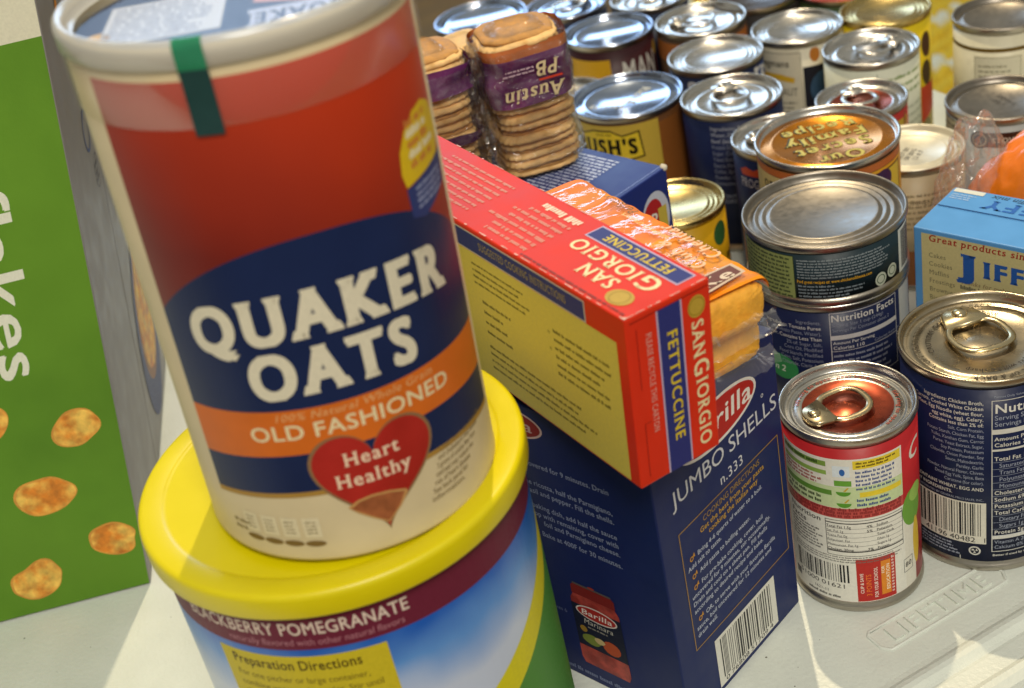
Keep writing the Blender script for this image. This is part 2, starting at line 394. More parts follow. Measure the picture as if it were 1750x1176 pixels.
def can(name, label, pos, r, h, wrap, dec=None, a0=-pi/2, lid=None, tab=None, z=0., rings=True, lz=(.006, None), lidmi=None, group='tins of food standing on the table', tabm=None, lidtext=None, rot=(0, 0, 0), cat='can'):
    t = thing(name, label, cat, (pos[0], pos[1], z), rot, group)
    lid = lid or TIN
    rb = r*.966
    body = [(0, .003), (r*.9, .003), (r*.955, .0005), (r-.0004, 0), (r, .0008), (r, .0028), (r-.0006, .0038), (rb, .0046), (rb, h-.0046), (r-.0006, h-.0040), (r, h-.0030), (r, h-.0008)]
    obj('body', lathe_mesh('can_body', body, 96), TIND if lid is not GOLD else GOLD, t)
    d = .0042; zz = h-d
    prof = [(r, h-.0012), (r-.0002, h-.0003), (r-.0009, h), (r-.0017, h-.0004), (r-.0021, h-.0015), (r-.0026, zz-.0002), (r-.0034, zz-.0006), (r-.0046, zz)]
    if rings == 'tab': prof += [(.84*r, zz), (.82*r, zz-.0007), (.79*r, zz-.0007), (.77*r, zz+.0001), (.66*r, zz+.0001), (.63*r, zz-.0006), (.20*r, zz-.0006), (.17*r, zz-.0001), (0, zz-.0001)]
    elif rings == 'one': prof += [(.80*r, zz), (.775*r, zz+.0009), (.74*r, zz+.0009), (.715*r, zz+.0001), (0, zz+.0001)]
    else: prof += [(.875*r, zz), (.855*r, zz+.0011), (.83*r, zz+.0013), (.80*r, zz+.0002), (.785*r, zz+.0002), (.765*r, zz+.0013), (.74*r, zz+.0015), (.71*r, zz+.0004), (.69*r, zz+.0004), (.67*r, zz+.0014), (.645*r, zz+.0016), (.61*r, zz+.0008), (0, zz+.0008)]
    mats = lid if isinstance(lid, list) else [lid]
    mi = None
    if len(mats) > 1: mi = [(1 if (prof[i][0] < lidmi[1]*r and prof[i][0] > lidmi[0]*r) else 0) for i in range(len(prof)-1)]
    L = obj('lid', lathe_mesh('can_lid', prof, 96, mi), mats, t)
    if tab is not None:
        o = obj('pull_tab', tab_mesh(r), tabm or TIN, t, loc=(0, 0, zz-.0002)); o.rotation_euler = (0, 0, tab)
        rv = lathe_mesh('rivet', [(.095*r, 0), (.095*r, .0012), (.07*r, .0020), (0, .0022)], 20)
        q = obj('rivet', rv, tabm or TIN, o, loc=(.56*r, 0, .0030))
    if lidtext: lidtext(t, L, zz)
    if wrap is not None:
        z0, z1 = lz[0], (lz[1] if lz[1] else h-.0058); rl = rb+.00035
        w = obj('paper_label', lathe_mesh('paper_label', [(rl-.0003, z0), (rl, z0), (rl, z1), (rl-.0003, z1)], 128), wrap, t)
        if dec: dec.build('print', w, cyl(rl+.00005, a0), cut=.0020)
    return t
def paper(name, col, rough=.38, **k): return mat('paper_'+name, col, rough, var=.05, scale=160, bump=.05, bscale=250, spec=.22, **k)
NAVY = paper('navy', '141e42'); WHITE = 'e4e2d6'; DARK = '23201e'
INKN = '1b2447'

def can_a():
    d = Dec(); mm = .001
    d.rect(-.060, .0062, .0075, .0965, 'e6e3d8', 1)
    d.rect(-.060, .067, .0075, .080, 'c9d9a6', 2)
    # cooking directions: green left column, yellow right column
    d.rect(-.058, .0915, -.030, .0945, '7d9b45', 2); d.greek(-.057, .0918, -.032, .0943, 1, '2f4a1c', 3, 4, .8)
    d.rect(-.058, .0865, -.030, .089, '8fb052', 2); d.rect(-.058, .0745, -.028, .0775, '5f8f35', 3)
    d.greek(-.057, .080, -.031, .0862, 3, 'a2402c', 3, 6, .7); d.greek(-.057, .068, -.031, .074, 2, '3b4a2a', 3, 7, .7)
    d.rect(-.0175, .0905, .0065, .0955, 'e8cf3a', 2); d.greek(-.016, .0912, .005, .0948, 2, '5d4a18', 3, 8, .7)
    d.rect(-.0150, .0735, .0065, .0765, 'e8cf3a', 3)
    d.greek(-.0165, .0775, .006, .0898, 5, '39508c', 3, 9, .6); d.greek(-.0165, .0675, .002, .0732, 2, '39508c', 3, 10, .6)
    d.rect(-.027, .086, -.019, .0925, 'dfe8ee', 3); d.ell(-.0225, .0888, .0013, .002, '2f66b0', 4); d.text('+', -.026, .088, .002, 'b04040', 4)
    d.rect(-.0265, .0805, -.0185, .0838, '6aa53a', 3)
    for by in (.0745, .0675):
        d.poly([(-.0265+.004-.0035*cos(pi*k/12), by+.0025-.0026*sin(pi*k/12)) for k in range(13)], '5b9a2e', 4)
        d.poly([(-.0225, by+.003), (-.0205, by+.0052), (-.0198, by+.0050), (-.0215, by+.0028)], 'c9a52a', 5)
    # red brick band
    d.rect(-.060, .0605, .0075, .0668, 'c2504a', 2); d.greek(-.058, .0607, .007, .0667, 3, '8e2f2e', 3, 12, 1.0, 0.0)
    d.text('Nutrition', -.0555, .0565, .0030, DARK, 2, 'b', fit=.021); d.text('Facts', -.0555, .0522, .0030, DARK, 2, 'b', fit=.012)
    d.greek(-.0555, .038, -.034, .0515, 7, '4a4744', 2, 13, .6)
    d.frame(-.0325, .0365, .0065, .0592, .0003, DARK, 2)
    d.rect(-.0325, .0570, .0065, .0576, DARK, 2); d.rect(-.0325, .0390, .0065, .0397, DARK, 2)
    for k in range(6): d.rect(-.0325, .0400+k*.0028, .0065, .0402+k*.0028, '77736c', 2)
    for k, (a, b) in enumerate((('Total Fat 1.5g', '4%'), ('Sat. Fat 1g', '5%'), ('Trans Fat 0g', ''), ('Polyunsat. Fat', ''), ('Monounsat. Fat 1g', ''), ('Cholest. 20mg', '7%'))):
        d.text(a, -.032, .0543-k*.0029, .0016, DARK, 2, 'b' if k in (0, 5) else 'r', sx=.85); d.text(b, -.0128, .0543-k*.0029, .0016, DARK, 2, 'b')
    for k, a in enumerate(('Sodium', 'Potassium', 'Total Carb.', 'Fiber 1g', 'Sugars 1g', 'Protein')):
        d.text(a, -.008, .0543-k*.0029, .0016, DARK, 2, 'b' if k in (0, 1, 2, 5) else 'r', sx=.8)
    d.greek(-.054, .0318, .006, .0362, 3, '6b6862', 2, 15, .6, .1)
    d.barcode(-.053, .0188, -.0225, .0305, seed=7); d.text('51000 01621', -.052, .0148, .0027, DARK, 2, fit=.028)
    d.text('1621-11', -.042, .0108, .0018, DARK, 2); d.greek(-.046, .0075, -.027, .0098, 1, '55524d', 2, 17, .7, 0)
    d.rect(-.0565, .0108, -.0520, .0155, '2b3044', 2)
    # red coupon, type set upwards
    d.rect(-.0190, .0066, .0008, .0345, 'b9302a', 2)
    d.text('CLIP & SAVE', -.0158, .012, .0016, 'f0e6da', 3, 'b', rot=pi/2)
    d.text('3 POINTS', -.0120, .010, .0026, 'e8772e', 3, 'b', rot=pi/2, sx=.85)
    d.text('FOR YOUR SCHOOL', -.0088, .0085, .0018, 'f0e6da', 3, 'b', rot=pi/2, fit=.020)
    d.rect(-.0070, .0095, -.0020, .0315, 'e08a2c', 3); d.text('FOR', -.0052, .0235, .0016, 'f6ead0', 4, 'b', rot=pi/2); d.text('EDUCATION', -.0026, .0120, .0018, 'f6ead0', 4, 'b', rot=pi/2, fit=.017)
    d.greek(-.0014, .009, .0002, .033, 12, 'e7c9c0', 3, 19, .8, .1)
    d.rect(.0075, .0062, .016, .050, 'e2ddcf', 1); d.frame(.0062, .0170, .0128, .0255, .0003, '33302c', 3); d.text('80', .0072, .0200, .0030, '33302c', 3, 'b')
    d.ell(.0145, .055, .008, .011, '6fa23a', 2); d.ell(.018, .062, .006, .005, '9cc25a', 3); d.ell(.017, .032, .003, .015, 'd9b53a', 2)
    d.text('C', .0115, .083, .010, 'e9e4d8', 2, 'b', shear=.3)
    def lt(t, L, zz):
        q = Dec(); R = .0327
        q.text('condensed   do not add   lift and pull ring back   ', 0, 0, .0019, 'b0452c', 1, 'b', track=.2)
        q.text('www.soup.com ', .125, 0, .0001, 'b0452c', 1)
        q2 = Dec(); q2.text('lift ring to open  peel back slowly  lift ring to open ', 0, 0, .0022, 'a8452e', 1, 'b', track=.15)
        q2.build('lid_lettering', L, polar(.70*R, zz+.0004, radians(160)), cut=.003)
    return can('soup_can', 'small red and white condensed soup can, white cooking panel, red lid with ring pull', (.1505, .529), .0327, .1082, paper('soup_red', 'b3272b'), d, radians(-74), lid=[TIN, RED_LID], lidmi=(-1, .67), tab=radians(195), rings='tab', lidtext=lt, tabm=mat('tab_brass', 'c8b692', .25, 1.))
can_a()
def can_b():
    d = Dec(); w = 'd5d3cc'; w2 = '9fa6b8'
    L1 = ['Ingredients: Chicken Broth,', 'Carrots, Cooked White Chicken', 'Meat, Egg Noodle (wheat flour,', 'egg white, egg), Celery.', 'Contains less than 2% of:', 'Salt, Corn Protein,', 'Potato Starch, Chicken Fat, Egg', 'Yolks, Xanthan Gum, Carrot', 'Puree, Yeast Extract, Sugar,', 'Soy Protein, Potassium', 'Chloride, Onion Powder, Soy', 'Sauce, Maltodextrin,', 'Parsley, Garlic', 'Powder, Natural Flavor, Chives,', 'Dried Egg Yolk, Spice, Beta', 'Carotene (for color).']
    for k, s in enumerate(L1): d.text(s, -.030, .1035-k*.0032, .0021 if k < 5 else .0019, w if k < 5 else w2, 2, 'b' if k < 5 else 'r', 'r', sx=.80)
    d.text('CONTAINS WHEAT, EGG AND', -.030, .0515, .0020, w, 2, 'b', 'r', sx=.85); d.text('SOY INGREDIENTS.', -.045, .0480, .0020, w, 2, 'b', 'r', sx=.85)
    d.text('DISTRIBUTED BY GENERAL MILLS SALES, INC.,', -.030, .0452, .0013, w2, 2, 'r', 'r', sx=.9)
    d.rect(-.068, .0175, -.029, .0440, 'dcd8ca', 1); d.barcode(-.0665, .0225, -.0315, .0432, seed=11)
    d.text('41196 40482', -.061, .0184, .0031, '15151a', 3, 'r', fit=.027); d.text('1', -.0308, .0184, .0030, '15151a', 3)
    d.ring(-.0345, .0128, .0021, .0029, w, 2, 24)
    for k in range(3): a = 2*pi*k/3; d.poly([(-.0345+.0016*cos(a+j), .0128+.0016*sin(a+j)) for j in (0, 1.1, .55)]+[(-.0345, .0128)], w, 2)
    d.greek(-.064, .0085, -.040, .0165, 4, w2, 2, 20, .6)
    d.rect(-.0418, .0060, -.0414, .0085, w, 2)
    d.frame(-.0265, .0125, .03, .106, .0004, w, 2)
    d.text('Percent Daily Values are', -.0255, .1075, .0012, w2, 2); 
    d.text('Nutrition Facts', -.0252, .0985, .0052, 'e6e4dc', 2, 'b')
    d.text('Serving Size 1 cup', -.0252, .0945, .0026, w2, 2); d.text('Servings Per Can about 2', -.0252, .0908, .0026, w2, 2)
    d.rect(-.0262, .0862, .0297, .0890, w, 2)
    d.text('Amount Per Serving', -.0252, .0822, .0022, w, 2, 'b'); d.text('Calories 70', -.0252, .0786, .0023, w, 2, 'b'); d.rect(-.0262, .0760, .0297, .0772, w, 2)
    rows = ['Total Fat 1.5g', 'Saturated Fat 0.5g', 'Trans Fat 0g', 'Polyunsaturated', 'Monounsaturated', 'Cholesterol 15mg', 'Sodium 690mg', 'Potassium 80mg', 'Total Carbohydrate', 'Dietary Fiber 1g', 'Sugars 1g', 'Protein 5g']
    for k, s in enumerate(rows):
        b = k in (0, 5, 6, 7, 8, 11); d.text(s, -.0252+(0 if b else .0022), .0702-k*.0042, .0024, w if b else w2, 2, 'b' if b else 'r', sx=.92); d.rect(-.0262, .0692-k*.0042, .0297, .0694-k*.0042, w2, 2)
    d.rect(-.0262, .0208, .0297, .0230, w, 2); d.text('Vitamin A 20%', -.0252, .0178, .0021, w2, 2); d.text('Calcium 0%', -.0252, .0145, .0021, w2, 2)
    d.text('Better if used by date on', -.026, .0096, .0014, w, 2, 'b')
    def lt(t, L, zz):
        for a in (205, 25):
            q = Dec(); q.text('1. LIFT TAB TO RIM.  2. PULL UP & BACK', 0, 0, .0026, '4c4336', 1, 'r', track=.1); q.build('lid_lettering', L, polar(.030, zz+.0002, radians(a)), cut=.003)
            q = Dec(); q.text('CAUTION: Edges will be sharp', 0, 0, .0026, '3a332a', 1, 'b', track=.06); q.build('lid_lettering', L, polar(.0240, zz+.0002, radians(a-22)), cut=.003)
    ld = mat('tin_lid_champagne', 'b3a68e', .27, 1., var=.06, scale=90, bump=.05, bscale=900)
    return can('soup_can', 'large navy soup can with white nutrition panel and ring pull lid, right foreground', (.2228, .5438), .040, .1178, NAVY, d, radians(-67.7), lid=ld, tab=radians(97), rings='tab', lidtext=lt, tabm=mat('tab_pale_brass', 'cdbd97', .25, 1.))
can_b()
def can_c():
    d = Dec(); w = 'a9aeb3'
    d.rect(-.080, .0030, -.0405, .0300, '8f9a5c', 1); d.greek(-.078, .004, -.042, .029, 10, '2d3a26', 2, 21, .6, .05); d.frame(-.080, .003, -.0405, .030, .0004, '2d3a26', 2)
    d.greek(-.039, .0165, .016, .0285, 7, '8c979c', 2, 22, .62, .15)
    d.text('Find great recipes at: www.chickenofthesea.com', -.0395, .0140, .0018, 'd9a52c', 2, 'b', fit=.040)
    d.greek(-.039, .003, -.003, .0132, 5, '7d8a92', 2, 23, .6, .5)
    for cx, cy in ((.0060, .0085), (.0145, .0100)): d.ell(cx, cy, .0037, .0040, 'b9c0ae', 2, n=20); d.ring(cx, cy, .0022, .0027, '36503c', 3, 20)
    d.rect(.0215, .0040, .0360, .0300, 'd6d8cf', 1); d.barcode(.024, .006, .035, .0285, seed=31)
    can('tuna_can', 'squat dark green tuna can with plain ribbed lid, stacked on a navy can', (.179, .65), .0438, .036, paper('dark_green', '1e3038'), d, radians(-74.6), lid=GREY_LID, z=.1095, lz=(.0045, .0312))
    d = Dec(); w = 'c7c8c9'; w2 = '8c93a5'
    L1 = ['Ingredients:', 'Ingredients: Tomato Puree', '(Tomato Paste, Water),', 'Water. Contains Less Than', '2% of: Sugar, Salt,', 'Corn Oil, Modified', 'Food Starch, Modified', 'Corn, Salt, Potassium', 'Chloride, Citric Acid']
    for k, s in enumerate(L1): d.text(s, -.0285, .0975-k*.0035, .0022, w if k in (1, 3) else w2, 2, 'b' if k in (1, 3) else 'r', 'r', sx=.9)
    d.frame(-.0240, .060, .0165, .1045, .0004, w, 2)
    d.text('Nutrition Facts', -.0232, .0990, .0042, 'd8d8d4', 2, 'b', fit=.038)
    d.text('Serving Size 1 cup (244g)', -.0228, .0958, .0020, w2, 2); d.text('Servings Per Container about 2', -.0228, .0925, .0020, w2, 2, sx=.9)
    d.rect(-.0238, .0875, .0163, .0902, w, 2)
    d.text('Amount Per Serving', -.0228, .0845, .0018, w, 2, 'b'); d.text('Calories 110', -.0228, .0812, .0021, w, 2, 'b'); d.text('Calories from Fat', 0, .0812, .0018, w2, 2); d.rect(-.0238, .0800, .0163, .0803, w, 2)
    d.greek(-.0228, .062, .016, .079, 5, w2, 2, 27, .5)
    d.rect(.0200, .070, .036, .1045, 'c3c6c4', 1)
    d.ell(-.054, .066, .011, .008, '2c8a4c', 2); d.text('n/2', -.059, .063, .004, 'd8e6d4', 3, 'b', shear=.2)
    can('tomato_soup_can', 'navy can with nutrition panel holding up the squat tuna can', (.179, .65), .0435, .1095, NAVY, d, radians(-74.6), lz=(.006, .1055))
can_c()
def can_d():
    d = Dec()
    d.rect(-.09, .1295, .09, .1338, 'b8642e', 1)
    d.rect(-.088, .05, -.030, .1290, 'c9b273', 1); d.text('on Fa', -.070, .1195, .0080, '3f3418', 2, 'S', fit=.024); d.greek(-.080, .07, -.034, .115, 8, '5a4a22', 2, 33, .55)
    d.rect(-.010, .05, .085, .1290, 'd99a24', 1); d.rect(-.004, .085, .030, .1270, 'd8b83a', 2); d.frame(-.004, .085, .030, .127, .001, '4a2a12', 3)
    d.ell(.011, .1205, .008, .007, '3a2148', 4)
    def lt(t, L, zz):
        q = Dec(); g = 'a89a44'; zt = zz+.0003
        for k, (s, wd) in enumerate((('Our', .028), ('Secret', .046), ('Family', .050), ('Recipe', .046))):
            sz = .0112
            q.text(s, 0, .0195-k*.0140, sz, '3c3a18', 1, 'S', 'c', fit=wd*1.04); q.text(s, -.0004, .0199-k*.0140, sz*.95, 'c4b65a', 2, 'S', 'c', fit=wd)
        c, s_ = cos(radians(182)), sin(radians(182))
        q.build('lid_lettering', L, pln((0, .001, zt), (c, s_, 0), (-s_, c, 0)))
    can('bean_can', 'tall bean can with orange lid printed with upside down words', (.2105, .746), .043, .14, paper('bean_brown', '7a4a22'), d, radians(-74), lid=[TIN, ORANGE_LID], lidmi=(-1, .93), lidtext=lt, rings='one')
can_d()
def can_e():
    d = Dec()
    d.rect(-.075, .095, .075, .1045, '8a5a2a', 1)
    d.rect(-.060, .045, .020, .0985, 'c4a844', 1)
    d.poly([(-.049, .068), (-.049, .085), (-.040, .0860), (-.030, .0895), (-.016, .0895), (-.008, .0855), (.005, .088), (.007, .067), (-.004, .0655), (-.006, .063), (-.034, .063), (-.036, .066)], '1d1a12', 2)
    d.poly([(-.0478, .0692), (-.0478, .0840), (-.040, .0850), (-.030, .0883), (-.016, .0883), (-.008, .0843), (.0040, .0866), (.0058, .0682), (-.005, .0667), (-.007, .0642), (-.033, .0642), (-.035, .0672)], 'dcc034', 3)
    d.text("BUSH'S", -.0468, .0703, .0122, '17140e', 4, 'Q', fit=.0505); d.text('SINCE 1908', -.022, .0852, .0016, '4a3a12', 4, 'b', 'c')
    d.shift(-.0125, .0090, .1020)
    d.rect(.006, .02, .050, .0985, '8a5426', 1); d.ell(.05, .085, .010, .016, 'b5672f', 2)
    def lt(t, L, zz):
        q = Dec(); q.text('Rich &', .006, .004, .0072, 'c9c6b4', 1, 'b', 'c', rot=pi+.9); q.text('Hearty', -.016, -.004, .0060, 'c9c6b4', 1, 'b', 'c', rot=pi-.4)
        q.build('lid_lettering', L, pln((0, 0, zz+.0003), (1, 0, 0), (0, 1, 0)))
    bl = mat('tin_lid_bluish', 'aab6cc', .16, 1., var=.05)
    can('bean_can', 'brown and yellow bean can with arched brand plate and shiny flat lid', (.1208, .9445), .0416, .1085, paper('bean_brown_dark', '5f3a1c'), d, radians(-79), lid=bl, rings='one', lidtext=lt)
can_e()
def back_cans():
    w = 'b9b9b5'; w2 = '7f879c'
    # F: navy beef soup with ring pull
    d = Dec()
    L1 = ['Ingredients: Beef Broth,', 'Water, Onion, Cooked', 'Beef (less than 2% of: Salt)', 'Potato Starch, Tomato', 'Sugar, Corn Protein,', 'Yeast Extract, Soy', 'Sauce, Flavoring, Caramel', 'Color, Spice, Onion', 'Powder, Garlic', 'Extractives']
    for k, s in enumerate(L1): d.text(s, -.036, .0965-k*.0047, .0029, w2 if k > 2 else '9aa0ae', 2, 'b' if k < 3 else 'r', sx=.85)
    d.text('CONTAINS MILK', -.034, .0440, .0028, w2, 2, 'b'); d.text('INGREDIENTS', -.034, .0400, .0028, w2, 2, 'b')
    d.rect(-.005, .012, .030, .036, 'b7a67c', 1)
    can('soup_can', 'navy beef soup can with ingredient text, ring pull pointing at the camera', (.1893, .9049), .0361, .1085, NAVY, d, radians(-72), tab=radians(95), rings='tab')
    # G: plain lid, navy label with white rim letters
    d = Dec(); d.text('SOUP C', -.038, .0870, .0130, 'c9cbd0', 2, 'b'); d.rect(.018, .06, .022, .101, 'd5d5cf', 1); d.rect(.024, .01, .05, .101, '2a4d8a', 1); d.text('S', .027, .08, .018, 'e0e0da', 2, 'S')
    can('vegetable_can', 'navy can with plain ribbed lid behind the navy beef soup can', (.1973, .9851), .0363, .1085, paper('ink_navy', '1a2240'), d, radians(-80))
    # H
    d = Dec(); d.rect(-.055, .06, -.012, .096, 'd3a326', 1); d.text('MAN', -.003, .072, .020, 'e0ddd4', 2, 'b', fit=.036); d.ell(.036, .092, .004, .006, 'c8a23a', 2)
    can('stew_can', 'maroon can with yellow patch and big white letters, bright flat lid', (.1319, 1.0834), .0370, .1085, paper('maroon', '3a1a1e'), d, radians(-82), lid=mat('tin_lid_bluish', 'aeb4bd', .16, 1., var=.05), rings='one')
    # I
    d = Dec(); d.rect(-.07, .084, .07, .1, 'a8642e', 1)
    can('fruit_can', 'brown label can with upright ring pull near the top edge of the picture', (.2043, 1.0637), .0368, .1085, paper('brown', '4a3524'), d, radians(-80), tab=radians(150), rings='tab')
    # J sauerkraut
    d = Dec(); d.rect(-.03, .01, .012, .0975, 'd2cbb4', 1); d.frame(-.0300, .006, .0125, .0860, .0004, '6b6655', 2)
    d.text('Wegmans', -.0265, .0750, .0058, '1d1b18', 3, 'b', fit=.030); d.poly([(-.024, .066), (-.006, .0645), (.006, .062), (.007, .0660), (-.004, .0692), (-.022, .0700)], 'd1a62c', 3)
    d.text('SAUERKRAUT', -.0275, .0520, .0058, '3a352c', 3, 's', fit=.036); d.greek(-.022, .020, .011, .048, 7, '6f6a5a', 3, 41, .5)
    d.rect(.0135, .006, .05, .074, '23242e', 1); d.ell(.030, .055, .012, .014, '3d5a78', 2); d.ell(.023, .083, .004, .006, 'b8742e', 2)
    d.shift(-.029, .0138, .1020)
    def stamp(zo, c='5c5a5a'):
        def f(t, L, zz):
            q = Dec(); q.text('EXP 0915', 0, .003, .0032, c, 1, 'r', 'c'); q.text('3 R 7', 0, -.003, .0032, c, 1, 'r', 'c'); q.build('date_stamp', L, pln((0, 0, zz+zo), (.2, -.98, 0), (.98, .2, 0)))
        return f
    can('sauerkraut_can', 'cream labelled can with black lettering and a bright ribbed lid', (.2659, 1.0035), .0350, .1085, paper('cream', 'd2cbb4'), d, radians(-75), lidtext=stamp(.0011))
    # K pale green/white, pull tab
    d = Dec(); d.greek(-.045, .06, -.02, .096, 6, '7a5a48', 2, 43, .4, .4); d.greek(-.014, .078, .026, .098, 3, '8aa06a', 2, 44, .42, .1); d.greek(-.014, .015, .03, .072, 9, '9aa28a', 2, 45, .3, .4); d.rect(-.018, .006, -.0174, .1, 'a0a58c', 2)
    can('vegetable_can', 'white labelled can with pale green print and ring pull lying to the right', (.3006, .935), .0347, .1085, paper('pale', 'd0d2bd'), d, radians(-72), tab=radians(20), rings='tab')
    # L yellow with beans
    d = Dec(); d.rect(-.05, .004, -.012, .1, 'd6d2b8', 1)
    for k, (y, c) in enumerate(((.083, '4a2f1c'), (.060, '4a3a22'), (.012, '8a8250'))): d.ell(.014, y, .0065, .0105, c, 2, rot=.15)
    d.poly([(.006, .020), (.030, .028), (.030, .050), (.006, .050)], 'c0442a', 2)
    can('bean_can', 'bright yellow bean can with printed brown beans beside the table edge', (.334, 1.0), .0343, .1085, paper('yellow', 'd9bd1c'), d, radians(-72), lid=GOLD)
    # M red lid, seen behind the orange lid
    d = Dec(); d.rect(-.06, .02, .022, .088, 'cfc58c', 1); d.rect(.016, .01, .019, .092, 'a8452a', 2); d.rect(-.06, .083, .022, .0885, 'c9a83a', 2); d.greek(-.02, .03, .015, .08, 8, '8a8250', 2, 47, .4)
    can('soup_can', 'small can with red lacquered ring pull lid behind the orange lid', (.2719, .8718), .0314, .1, paper('soup_red2', 'a5302a'), d, radians(-74), lid=[TIN, RED_LID], lidmi=(-1, .68), tab=radians(95), rings='tab')
    # N cream lid
    d = Dec(); d.greek(-.035, .045, .03, .073, 7, '8a7f62', 2, 48, .5, .3); d.text('COMMENTS U.S.A. 1-877', -.03, .0640, .0024, '6d6450', 2, 'r', fit=.05); d.rect(-.08, .0035, .08, .03, '8a5a36', 1)
    def lt(t, L, zz):
        q = Dec(); 
        for k, s in enumerate(('BEST BY', '08 2015', 'L3 A 7')): q.text(s, -.006, .006-k*.0050, .0034, '6d675c', 1, 'r', 'c', rot=0)
        c, s_ = cos(radians(48)), sin(radians(48)); q.build('date_stamp', L, pln((.004, -.002, zz+.0011), (c, s_, 0), (-s_, c, 0)))
    can('milk_can', 'low can with cream coloured lid and stamped date behind the blue box', (.2815, .803), .0342, .09, paper('kraft', 'b5a684'), d, radians(-71), lid=CREAM_LID, lidtext=lt)
    # O
    d = Dec(); d.rect(-.045, .045, -.014, .088, 'c9c4a2', 1); d.frame(-.045, .045, -.014, .088, .0003, '8a8468', 2); d.greek(-.043, .062, -.016, .087, 6, '77735c', 2, 50, .5)
    d.rect(-.004, .071, .045, .0815, '3a241c', 1); d.ell(-.004, .0762, .0062, .0062, '3a241c', 2); d.ring(-.004, .0762, .0040, .0047, 'b5a890', 3, 20); d.text('STOVETOP INSTRUCTIONS', .004, .0743, .0036, 'd6cfc0', 3, 'b'); d.greek(.004, .045, .04, .066, 4, '6d5248', 2, 51, .5)
    d.shift(-.037, .0085, .0940)
    can('soup_can', 'grey labelled can with brown instruction strip beside the orange bag', (.351, .826), .0355, .1, paper('grey_blue', 'a5acab'), d, radians(-67), rings='one', lid=GREY_LID, lidtext=stamp(.0005, '57524c'))
    # P
    d = Dec(); d.rect(-.08, .0905, .08, .0935, '6b5522', 2); d.rect(-.046, .006, -.012, .087, 'd8d2b8', 1); d.frame(-.046, .004, -.0125, .0865, .0004, '8d8566', 2); d.greek(-.043, .062, -.018, .082, 5, '8a8268', 2, 53, .45); d.greek(-.043, .030, -.03, .046, 4, '6a644e', 2, 55, .45)
    d.rect(-.012, .03, -.0015, .055, 'c07a3a', 1); d.poly([(-.012, .055), (-.0015, .055), (-.0015, .064), (-.006, .060)], 'c07a3a', 1); d.frame(-.0015, .004, .06, .0865, .0004, '9aa06a', 2)
    for k in range(6): d.text(("Nature's Promise", 'products, sourced', 'carefully selected', 'all-natural taste')[k % 4], .001, .0770-k*.0110, .0032, '7a7c56', 2)
    can('vegetable_can', 'cream labelled can with brown band at the table edge, top right corner', (.4015, .9447), .0344, .1085, paper('ivory', 'd5cfb4'), d, radians(-67), lid=GREY_LID, rings='one')
    # Q
    d = Dec(); d.poly([(-.030, .080), (-.024, .083), (-.018, .081), (-.012, .084), (-.006, .080), (-.008, .077), (-.028, .0765)], 'b8442a', 2); d.text('PROGRESSO', -.030, .0680, .0065, 'b9bccb', 2, 's', fit=.034); d.rect(-.036, .006, -.006, .036, 'a5713f', 1); d.greek(-.034, .008, -.008, .034, 6, '5a3a22', 2, 57, .6)
    d.shift(-.013, .0090, .0970)
    can('soup_can', 'navy soup can half hidden behind the orange lidded can', (.2045, .8365), .0325, .103, NAVY, d, radians(-85), tab=radians(150), rings='tab')
    # R
    d = Dec(); d.ell(.018, .072, .007, .0085, '3a6a3c', 2); d.greek(.024, .02, .05, .055, 5, '3a3420', 2, 59, .7)
    can('pineapple_can', 'yellow can with gold lid between the blue box and navy cans', (.1227, .7997), .033, .09, paper('yellow_deep', 'c99a18'), d, radians(-75), lid=GOLD)
    # back row
    d = Dec(); d.rect(-.07, .07, .07, .1, '6a5a2a', 1)
    can('vegetable_can', 'can with wide bright lid behind the wrapped cracker stacks', (.0345, 1.184), .0412, .1085, paper('olive', '5a5a3a'), d, radians(-88), lid=mat('tin_lid_bluish', 'aeb4bd', .16, 1.), rings='one')
    can('vegetable_can', 'can with blue reflecting ring pull lid at the top edge, left of centre', (.109, 1.166), .0355, .1085, paper('dk_blue', '26304a'), None, lid=mat('tin_lid_bluish', 'aeb4bd', .16, 1.), tab=radians(40), rings='tab')
    can('soup_can', 'dark labelled can with ring pull cut off by the top edge of the picture', (.1775, 1.1415), .0335, .1085, paper('dk_blue', '26304a'), None, tab=radians(60), rings='tab')
    can('coffee_can', 'dark can with brown lid behind the bright ribbed lid', (.258, 1.098), .0375, .106, paper('blackish', '26211f'), None, lid=mat('dark_lid', '4a4038', .3, .6), rings='one')
    can('sauce_can', 'can with red lid behind the yellow bean can, top edge', (.327, 1.082), .0365, .103, paper('dk_green2', '3a4a2a'), None, lid=mat('red_paint_lid', 'a5371f', .35, .2), rings='one')
    d = Dec(); d.rect(-.05, .06, .05, .085, 'b59a4a', 1); d.text('ch', -.02, .068, .01, 'b8442a', 2, 'b')
    can('sauce_can', 'short can tucked between the cracker pack and the bean can', (.083, 1.003), .033, .094, paper('tan', 'a8946a'), d, radians(-85), rings='one')
back_cans()

# ------------------------------------------------------------------ boxes
def box_thing(name, label, cat, loc, rot, dims, m, group=None, bev=.0007):
    t = thing(name, label, cat, loc, rot, group)
    obj('carton', bevel_box('carton', *dims, bev), m, t, smooth=False)
    return t
CARD = lambda n, c, r=.38: mat('card_'+n, c, r, var=.05, scale=60, bump=.10, bscale=60, spec=.25)

